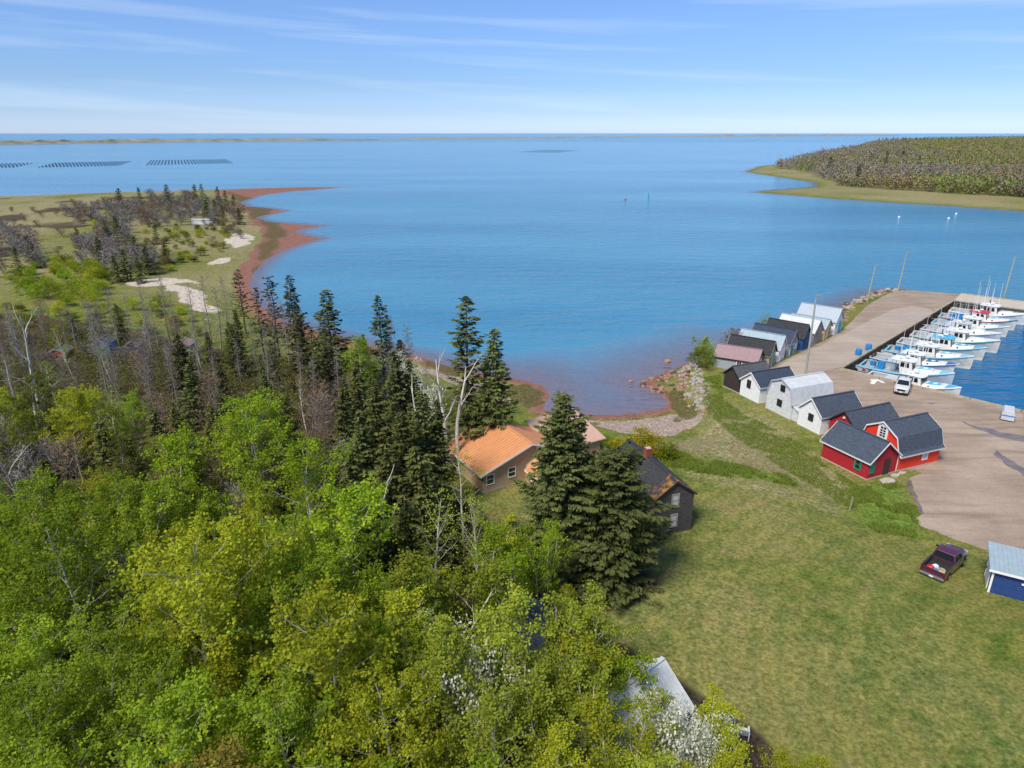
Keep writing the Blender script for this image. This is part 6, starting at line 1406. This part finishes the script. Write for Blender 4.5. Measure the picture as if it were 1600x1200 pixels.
for x, y in spots:
    q = rnd.random(); n_ = float(vnoise(np.array([x]), np.array([y]), 14, 77, 2)[0])
    if y < 47:
        if x > -6:
            k = rnd.randrange(4); h = cap(x, y, rnd.uniform(6.0, 8.0) if x < 1 else rnd.uniform(3, 4.5))
            plant('birch', BIR[k], x, y, h / [10, 9, 11, 8][k] * 1.15, h / [10, 9, 11, 8][k], None, 'young birch filling the thicket between the hidden sheds and the wood', 'tree', 'young birches of the thicket', rnd.choice(['leaf_birch', 'leaf_birch', 'leaf_olive', 'leaf_bright']))
        else:
            c = 'leaf_bronze' if (q < .10 and y < 26) else 'leaf_olive' if n_ > .05 else 'leaf_green' if q < .6 else 'leaf_bright'
            if q < .035 and y > 30: k = rnd.randrange(2); h = cap(x, y, rnd.uniform(8, 11)); plant('bare_tree', BAR[k], x, y, h / [9, 8][k], h / [9, 8][k], None, 'leafless grey tree among the green crowns of the foreground wood', 'tree', 'leafless trees of the foreground wood', 'twig_grey', names=('trunk', 'crown'))
            elif q > .72: k = rnd.randrange(4); h = cap(x, y, rnd.uniform(7, 10)); plant('birch', BIR[k], x, y, h / [10, 9, 11, 8][k] * 1.2, h / [10, 9, 11, 8][k], None, 'pale-stemmed birch between the taller trees of the foreground wood', 'tree', 'birches of the foreground wood', 'leaf_birch' if q < .9 else 'leaf_olive')
            else:
                k = rnd.randrange(5); h = cap(x, y, rnd.uniform(8.0, 12.5)); h0 = [14, 13, 15, 12, 13.5][k]
                plant('leafy_tree', ASP[k], x, y, h / h0 * 1.08, h / h0, None, {'leaf_bronze': 'bronze-leaved tree at the bottom of the foreground wood', 'leaf_olive': 'yellow-olive ' + near_l, 'leaf_green': 'mid green ' + near_l, 'leaf_bright': 'bright green ' + near_l}[c], 'tree', {'leaf_bronze': 'bronze trees of the foreground wood', 'leaf_olive': 'olive trees of the foreground wood', 'leaf_green': 'green trees of the foreground wood', 'leaf_bright': 'bright trees of the foreground wood'}[c], c)
    elif y < 72:
        if x > -14 or (x > -22 and q < .45): k = rnd.choice([2, 4, 5, 3]); h = cap(x, y, rnd.uniform(8, 11.5)); plant('spruce_tree', SPR[k], x, y, h / SB[k], h / SB[k], None, 'dark spruce deep in the wood left of the tan house', 'tree', 'spruces deep in the wood', rnd.choice(['spruce', 'spruce_olive']))
        elif q < .26: k = rnd.randrange(5); h = rnd.uniform(8, 11); h0 = [14, 13, 15, 12, 13.5][k]; plant('leafy_tree', ASP[k], x, y, h / h0, h / h0, None, 'olive-green leafy tree in the mixed wood left of centre', 'tree', 'leafy trees of the mixed wood', rnd.choice(['leaf_olive', 'leaf_dull', 'leaf_birch', 'leaf_green']))
        elif q < .42: k = rnd.randrange(2); h = rnd.uniform(8, 11); plant('birch', THIN[k], x, y, h / [12, 11][k], h / [12, 11][k], None, 'sparse pale-stemmed tree in the mixed wood left of centre', 'tree', 'sparse trees of the mixed wood', 'leaf_birch')
        elif q < .80: k = rnd.randrange(2); h = rnd.uniform(7, 10.5); plant('bare_tree', BAR[k], x, y, h / [9, 8][k], h / [9, 8][k], None, 'leafless grey tree in the mixed wood left of centre', 'tree', 'leafless trees of the mixed wood', rnd.choice(['twig_grey', 'twig_grey', 'twig_brown']), names=('trunk', 'crown'))
        else: k = rnd.choice([2, 3, 5]); h = rnd.uniform(7, 10); plant('spruce_tree', SPR[k], x, y, h / SB[k], h / SB[k], None, 'dark spruce standing in the mixed wood left of centre', 'tree', 'spruces of the mixed wood', 'spruce_olive')
    else:
        if x > -46:
            if q < .45: k = rnd.choice([2, 3, 4, 5]); h = rnd.uniform(5, 10); plant('spruce_tree', SPR[k], x, y, h / SB[k] * rnd.uniform(.85, 1.35), h / SB[k], None, 'ragged dark spruce in the shore stand', 'tree', 'spruces of the shore stand', rnd.choice(['spruce', 'spruce_thin', 'spruce_olive']))
            else: k = rnd.randrange(3); h = rnd.uniform(7, 12); plant('dead_spruce', DED[k], x, y, h / [12, 10, 13][k], h / [12, 10, 13][k], None, 'dead grey spruce in the shore stand', 'tree', 'dead spruces of the shore stand', 'twig_grey', names=('trunk', 'crown'))
        else:
            if q < .34: k = rnd.randrange(3); h = rnd.uniform(6, 11); plant('dead_spruce', DED[k], x, y, h / [12, 10, 13][k], h / [12, 10, 13][k], None, 'dead grey spruce near the shacks', 'tree', 'dead spruces near the shacks', 'twig_grey', names=('trunk', 'crown'))
            elif q < .62: k = rnd.randrange(2); h = rnd.uniform(5, 8); plant('bare_tree', BAR[k], x, y, h / [9, 8][k], h / [9, 8][k], None, 'leafless grey tree near the shacks', 'tree', 'leafless trees near the shacks', rnd.choice(['twig_grey', 'twig_grey', 'twig_brown']), names=('trunk', 'crown'))
            elif q < .86: k = rnd.randrange(2); h = rnd.uniform(5.5, 8.5); plant('leafy_tree', THIN[k], x, y, h / [12, 11][k] * 1.2, h / [12, 11][k], None, 'small olive tree near the shacks', 'tree', 'small leafy trees near the shacks', rnd.choice(['leaf_olive', 'leaf_birch', 'leaf_green']))
            else: h = rnd.uniform(5, 8); plant('spruce_tree', SPR[5], x, y, h / 9, h / 9, None, 'small dark spruce near the shacks', 'tree', 'small spruces near the shacks', 'spruce_olive')
for i, (x, y) in enumerate([(-74.2, 104.2), (-76.0, 104.6), (-69.6, 108.8), (-71.3, 109.2), (-63.6, 107.0), (-65.2, 107.2), (-56.2, 109.0), (-57.8, 109.3)]):
    plant('bare_tree', FBR[i % 2], x, y, .5, .5, None, 'leafless grey shrub right in front of a shack', 'bush', 'grey shrubs before the shacks', 'twig_grey')
# ------------------------------------------------------------------ the low point at the left
gP = 'spruces on the low point'
for a, b_, h, lb in [(183, 293, 12, 'bare-topped spruce on the point, leftmost against the water'), (215, 291, 11, 'second spruce against the water on the point'), (258, 287, 13, 'dark spruce against the water in the middle of the point'), (302, 287, 12.5, 'tall dark spruce on the point, left of a close pair'), (313, 286, 12.5, 'tall dark spruce on the point, right of a close pair'), (338, 290, 12, 'dark spruce at the seaward end of the point, left one'), (350, 297, 10.5, 'dark spruce at the seaward end of the point, middle one'), (363, 303, 9, 'dark spruce at the seaward end of the point, right one')]:
    put(a, b_, h, FSP[0], 9, 'spruce_tree', lb, 'spruce' if a > 230 else 'spruce_thin', gP, fat=.95, keep=2)
for i, (a, b_, h) in enumerate([(160, 343, 9), (178, 338, 9), (206, 368, 9), (224, 384, 8), (190, 388, 8.5), (150, 370, 8), (40, 368, 8), (48, 380, 7), (20, 385, 8), (175, 400, 7), (240, 350, 7), (118, 355, 7), (212, 400, 7), (372, 325, 7), (333, 310, 8), (255, 380, 6), (345, 318, 8), (320, 312, 9)]):
    put(a, b_, h, FSP[i % 2], [9, 7][i % 2], 'spruce_tree', 'dark spruce scattered through the grey scrub of the point', 'spruce', gP, keep=2, fat=1.1)
def scatter(poly, z, n, dmin, fn):
    P_ = gps(poly, z); xs = [p[0] for p in P_]; ys = [p[1] for p in P_]; got = []
    c = np.stack([NR.uniform(min(xs), max(xs), n * 30), NR.uniform(min(ys), max(ys), n * 30)], -1); sd_ = sdpoly(c[:, 0], c[:, 1], P_); sm_ = sdpoly(c[:, 0], c[:, 1], MAIN)
    for (x, y), s, m_ in zip(c, sd_, sm_):
        if len(got) >= n: break
        if s < 0 or m_ < 3 or any((x - g[0]) ** 2 + (y - g[1]) ** 2 < dmin * dmin for g in got) or any((x - g[0]) ** 2 + (y - g[1]) ** 2 < (g[2] + .5) ** 2 for g in BLD): continue
        got.append((x, y)); fn(x, y)
def f_bare(x, y): k = rnd.randrange(2); s = rnd.uniform(.75, 1.25); plant('bare_tree', FBR[k], x, y, s * 1.25, s, None, 'leafless grey scrub tree in the thicket on the point', 'tree', 'grey scrub on the point', rnd.choice(['twig_grey', 'twig_grey', 'twig_grey', 'twig_brown']), names=('trunk', 'crown'))
scatter([(105, 338), (170, 322), (240, 316), (300, 312), (355, 322), (372, 345), (330, 352), (280, 352), (240, 362), (200, 378), (150, 372)], 1.4, 95, 4.2, f_bare)
scatter([(120, 388), (180, 380), (230, 392), (240, 425), (180, 430), (130, 420)], 1.4, 26, 4.0, f_bare)
def f_low(x, y): k = rnd.randrange(2); s = rnd.uniform(.3, .65); plant('bare_tree', FBR[k], x, y, s * 1.5, s, None, 'low leafless brown scrub dotted over the open point', 'bush', 'low scrub on the open point', rnd.choice(['twig_brown', 'twig_grey']), names=('trunk', 'crown'))
scatter([(-60, 330), (100, 318), (200, 312), (370, 350), (380, 372), (330, 395), (240, 432), (60, 400), (-60, 400)], 1.4, 80, 6, f_low)
scatter([(-40, 372), (60, 368), (70, 420), (0, 430), (-60, 430)], 1.4, 24, 4.5, f_bare)
def f_bush(x, y): k = rnd.randrange(3); s = rnd.uniform(.8, 1.35); plant('bush', BSH[k], x, y, s, s, None, 'bright green bush in the thicket at the left edge of the point', 'bush', 'bright bushes on the point', rnd.choice(['leaf_bush', 'leaf_bright', 'leaf_olive']), names=('stems', 'foliage'))
scatter([(15, 430), (60, 412), (110, 405), (165, 425), (180, 455), (150, 482), (90, 478), (30, 462)], 1.4, 42, 2.9, f_bush)
def f_bush2(x, y): k = rnd.randrange(2); s = rnd.uniform(.5, .95); plant('bush', BSH[k], x, y, s, s, None, 'low olive bush scattered over the grassy point', 'bush', 'low bushes on the point', rnd.choice(['leaf_olive', 'leaf_dull', 'leaf_bush']), names=('stems', 'foliage'))
scatter([(200, 400), (260, 360), (340, 350), (380, 352), (360, 385), (320, 400), (250, 430)], 1.4, 60, 3.4, f_bush2)
scatter([(110, 350), (200, 330), (330, 325), (372, 345), (300, 358), (230, 372), (150, 385)], 1.4, 40, 5, f_bush2)
scatter([(-20, 470), (60, 490), (190, 480), (260, 470), (320, 500), (330, 540), (100, 520), (-60, 520)], 1.6, 38, 3.2, f_bush2)
# ------------------------------------------------------------------ bushes round the cove, sheds and houses
def bsh(px_, py_, z, k, s, c, lb, name='bush', group=None): x, y = gp(px_, py_, z); plant(name, BSH[k], x, y, s, s, None, lb, 'bush', group, c, names=('stems', 'foliage'))
bsh(1002, 712, 2.6, 0, .95, 'leaf_yellow', 'yellow flowering bush behind the old black house, left one'); bsh(1022, 716, 2.6, 0, .8, 'leaf_yellow', 'yellow flowering bush behind the old black house, middle one'); bsh(1043, 722, 2.6, 1, .8, 'leaf_bush', 'greenish yellow bush behind the old black house, right one')
bsh(965, 712, 2.6, 1, .7, 'leaf_yellow', 'small yellow bush between the big spruces and the old house')
for a, b_, k, s, c, lb in [(1098, 580, 2, .95, 'leaf_bush', 'green bush at the corner of the mauve-roofed shed, front one'), (1104, 562, 2, 1.05, 'leaf_bright', 'taller green bush at the corner of the mauve-roofed shed'), (1090, 572, 0, .9, 'leaf_dull', 'dark bush on the bank left of the mauve-roofed shed')]: bsh(a, b_, 1.6, k, s, c, lb)
x, y = 37.2, 113.0; plant('bare_tree', FBR[0], x, y, .75, .75, None, 'reddish leafless bush behind the black-roofed shed', 'bush', None, 'twig_brown', names=('trunk', 'crown'))
x, y = 47.6, 124.0; plant('bush', BSH[2], x, y, .9, 1.35, None, 'small green tree behind the navy-roofed shed', 'bush', None, 'leaf_bush', names=('stems', 'foliage'))
x, y = 31.2, 108.0; plant('birch', BIR[3], x, y, .55, .62, None, 'thin sapling at the shore behind the mauve-roofed shed', 'tree', None, 'leaf_bright')
def f_b3(x, y): k = rnd.randrange(2); s = rnd.uniform(.35, .7); plant('bush', BSH[k], x, y, s, s, None, 'low shrub on the bank between the tan house and the cove', 'bush', 'shrubs above the cove', rnd.choice(['leaf_dull', 'leaf_bush', 'leaf_green']), names=('stems', 'foliage'))
scatter([(690, 640), (760, 632), (830, 652), (900, 672), (980, 690), (950, 705), (860, 680), (780, 655), (720, 660)], 2.2, 36, 1.8, f_b3)
# ------------------------------------------------------------------ undergrowth and long grass
def cover(poly, z, n, per, rad, size, lift, mat_, name, label, cat, region=None):
    P_ = gps(poly, z) if region is None else region
    xs = [p[0] for p in P_]; ys = [p[1] for p in P_]
    c = np.stack([NR.uniform(max(min(xs), -110), max(xs), n * 4), NR.uniform(max(min(ys), 9), max(ys), n * 4)], -1); ok = (sdpoly(c[:, 0], c[:, 1], P_) > 0) & (np.abs(c[:, 0]) < 10 + 1.05 * c[:, 1])
    for bx, by, br in BLD[:6]: ok &= ((c[:, 0] - bx) ** 2 + (c[:, 1] - by) ** 2) > (br * .9) ** 2
    c = c[ok][:n]; zz = hgt(c[:, 0], c[:, 1]) + lift * NR.uniform(.2, 1.4, len(c))
    L = Leaves(); clump(L, np.stack([c[:, 0], c[:, 1], zz], -1), per, rad, size, flat=.6)
    tag(link(name, L.mesh(name), M[mat_]), label, cat, kind='stuff')
cover(None, 0, 11000, 12, .52, .24, .95, 'leaf_dull', 'undergrowth', 'dull green undergrowth on the floor of the wood', 'undergrowth', region=FOREST)
def grass_blades(poly, z, n, hh, mat_, label, seed):
    rg = np.random.default_rng(seed); P_ = gps(poly, z); xs = [p[0] for p in P_]; ys = [p[1] for p in P_]
    c = np.stack([rg.uniform(min(xs), max(xs), n * 3), rg.uniform(min(ys), max(ys), n * 3)], -1); c = c[(sdpoly(c[:, 0], c[:, 1], P_) > 0) & (vnoise(c[:, 0], c[:, 1], 3.0, seed) > -.25) & (sdpoly(c[:, 0], c[:, 1], YARD) < 0)][:n]
    k = 4; C = np.repeat(c, k, 0) + rg.normal(size=(len(c) * k, 2)) * .12; m_ = len(C)
    l = hh * rg.uniform(.5, 1.3, m_); zz = hgt(C[:, 0], C[:, 1]) + l * .4
    L = Leaves(); L.add(np.column_stack([C, zz]), unit(np.column_stack([rg.normal(size=(m_, 2)) * .35, np.ones(m_)])), rand_dirs(m_), l, np.full(m_, .07), np.clip(rg.normal(.5, .25, m_), 0, 1))
    tag(link('long_grass', L.mesh('long_grass'), M[mat_]), label, 'grass', kind='stuff')
M['grass_green'] = leafmat('long_green_grass', (0.150, 0.225, 0.030), (0.340, 0.400, 0.085), .45, objvar=0.02); M['grass_dry'] = leafmat('dry_straw_grass', (0.36, 0.32, 0.15), (0.62, 0.55, 0.36), .45, objvar=0.02)
grass_blades([(1040, 710), (1110, 726), (1230, 744), (1245, 760), (1150, 754), (1050, 740), (1000, 704)], 2.5, 5000, .4, 'grass_green', 'long green grass along the edge of the mown lawn', 3)
grass_blades([(1098, 590), (1125, 585), (1130, 625), (1170, 650), (1250, 690), (1290, 725), (1345, 760), (1330, 800), (1240, 745), (1150, 690), (1105, 650)], 2.1, 6000, .24, 'grass_green', 'green tussocks on the bank below the row of sheds', 4)
grass_blades([(985, 690), (1100, 664), (1110, 630), (1200, 668), (1290, 735), (1330, 790), (1200, 742), (1080, 716)], 2.2, 3800, .16, 'grass_dry', 'dry straw grass on the bank between cove and sheds', 5)
grass_blades([(1330, 760), (1400, 750), (1440, 800), (1430, 835), (1370, 830), (1330, 800)], 2.4, 4000, .3, 'grass_green', 'long green grass beside the crimson shed', 6)
grass_blades([(800, 640), (880, 648), (960, 668), (1000, 690), (950, 700), (860, 676), (800, 660)], 2.2, 4500, .4, 'grass_green', 'long green grass above the cove beach', 7)
# ------------------------------------------------------------------ far wood on the opposite shore
def far_wood():
    rg = np.random.default_rng(5); n = 60000
    px_ = rg.uniform(1215, 1990, n); t = rg.random(n); py_ = 214.5 + (318 - 214.5) * t ** 1.15
    u = (px_ - 800) / FPX; v = (600 - py_) / FPX; dz = -_s + v * _c; tt = (2 - CAMZ) / dz; X = u * tt; Y = (_c + v * _s) * tt
    sd_ = sdpoly(X, Y, RIGHT)
    edge_ = 13 + 8 * vnoise(X, Y, 60, 41)
    SPIT = gps([(1150, 266), (1226, 263), (1268, 272), (1300, 289), (1400, 297), (1500, 305), (1600, 310), (2600, 395), (2600, 450), (1600, 345), (1150, 310)], 1.5)
    ok = (sd_ > edge_) & (Y > 100) & (sdpoly(X, Y, SPIT) + 9 * vnoise(X, Y, 25, 46) < 0); X, Y = X[ok], Y[ok]
    Z = hgt(X, Y); d = np.hypot(X, Y); n = len(X)
    h = rg.uniform(5.0, 10.5, n) * (1 + .40 * vnoise(X, Y, 45, 43, 2)) * np.where(rg.random(n) < .03, 1.5, 1.0); k = 13
    big = np.clip(d / 700, 1, 3.2)
    C = np.repeat(np.column_stack([X, Y, Z + h * .62]), k, 0); m_ = n * k
    rad_ = np.repeat(2.1 * big ** .55, k)
    off = rg.normal(size=(m_, 3)) * np.column_stack([rad_ * .55, rad_ * .55, np.repeat(h * .21, k)])
    C = C + off
    g1 = vnoise(X, Y, 75, 44, 3) + .9 * sm((sd_[ok] - 40) / 260) - .12 + rg.normal(0, .3, n)
    g2 = vnoise(X, Y, 40, 45, 2) + rg.normal(0, .35, n)
    grey = np.array([.225, .195, .165]); brown = np.array([.240, .180, .105]); olive = np.array([.200, .215, .070]); green = np.array([.165, .240, .050])
    col = np.where((g1 < .0)[:, None], grey, np.where((g2 < -.1)[:, None], brown, np.where((g2 < .45)[:, None], olive, green)))
    col = col * rg.uniform(.7, 1.25, (n, 1))
    l = np.repeat(big ** .6, k) * rg.uniform(.7, 1.5, m_) * 1.15
    L = Leaves(); L.add(C, rand_dirs(m_), rand_dirs(m_), l, l * .55, np.zeros(m_)); me = L.mesh('far_wood')
    cc = np.repeat(col, k, 0) * rg.uniform(.75, 1.25, (m_, 1)); cc = np.repeat(np.column_stack([cc, np.ones(m_)]), 4, 0).astype(np.float32)
    at = me.color_attributes.new('leafcol', 'FLOAT_COLOR', 'POINT'); at.data.foreach_set('color', cc.ravel())
    m = bpy.data.materials.new('far_wood_foliage'); m.use_nodes = True; t_ = m.node_tree; a_ = t_.nodes.new('ShaderNodeAttribute'); a_.attribute_name = 'leafcol'
    b = t_.nodes['Principled BSDF']; b.inputs['Roughness'].default_value = .9; b.inputs['Specular IOR Level'].default_value = .1; t_.links.new(a_.outputs['Color'], b.inputs['Base Color'])
    tag(link('far_wood', me, m), 'mixed budding wood covering the far shore at the right', 'wood', kind='stuff')
    return len(me.polygons)
print('far wood faces', far_wood())
for a, b_, h in [(1301, 232, 15), (1346, 240, 15), (1363, 229, 13), (1388, 233, 15), (1389, 226, 15), (1414, 226, 16), (1440, 233, 13), (1462, 228, 13), (1453, 231, 13), (1500, 228, 12), (1545, 245, 12), (1576, 255, 11), (1404, 228, 13)]:
    x, y = gp(a, b_ + 1, 8 + h); plant('spruce_tree', FSP[0], x, y, h / 9 * 1.25, h / 9, None, 'dark spruce rising above the budding wood on the far shore', 'tree', 'spruces above the far wood', 'spruce')
for i in range(26):
    a = 1372 + i * 7.2 + rnd.uniform(-3, 3); x, y = gp(a, 219.5 + rnd.uniform(-.5, .8), 2); plant('spruce_tree', FSP[1], x, y, rnd.uniform(2.4, 3.4), rnd.uniform(1.6, 2.6), None, 'dark spruce in the line along the farthest wooded point', 'tree', 'spruces of the farthest point', 'spruce')

# ------------------------------------------------------------------ small sets of look-alikes are told apart by their order from the left
ORD = ['first', 'second', 'third', 'fourth', 'fifth', 'sixth', 'seventh', 'eighth', 'ninth', 'tenth', 'eleventh', 'twelfth', 'thirteenth']
same = {}
for o in scn.objects:
    if o.parent is None and 'label' in o.keys() and 'group' in o.keys(): same.setdefault(o['label'], []).append(o)
for lb, os_ in same.items():
    if 2 <= len(os_) <= 13:
        os_.sort(key=lambda o: o.location.x / max(o.location.y, 1))
        for i, o in enumerate(os_): o['label'] = lb + ', ' + (ORD[i] if i < len(os_) - 1 else 'last') + ' from the left'
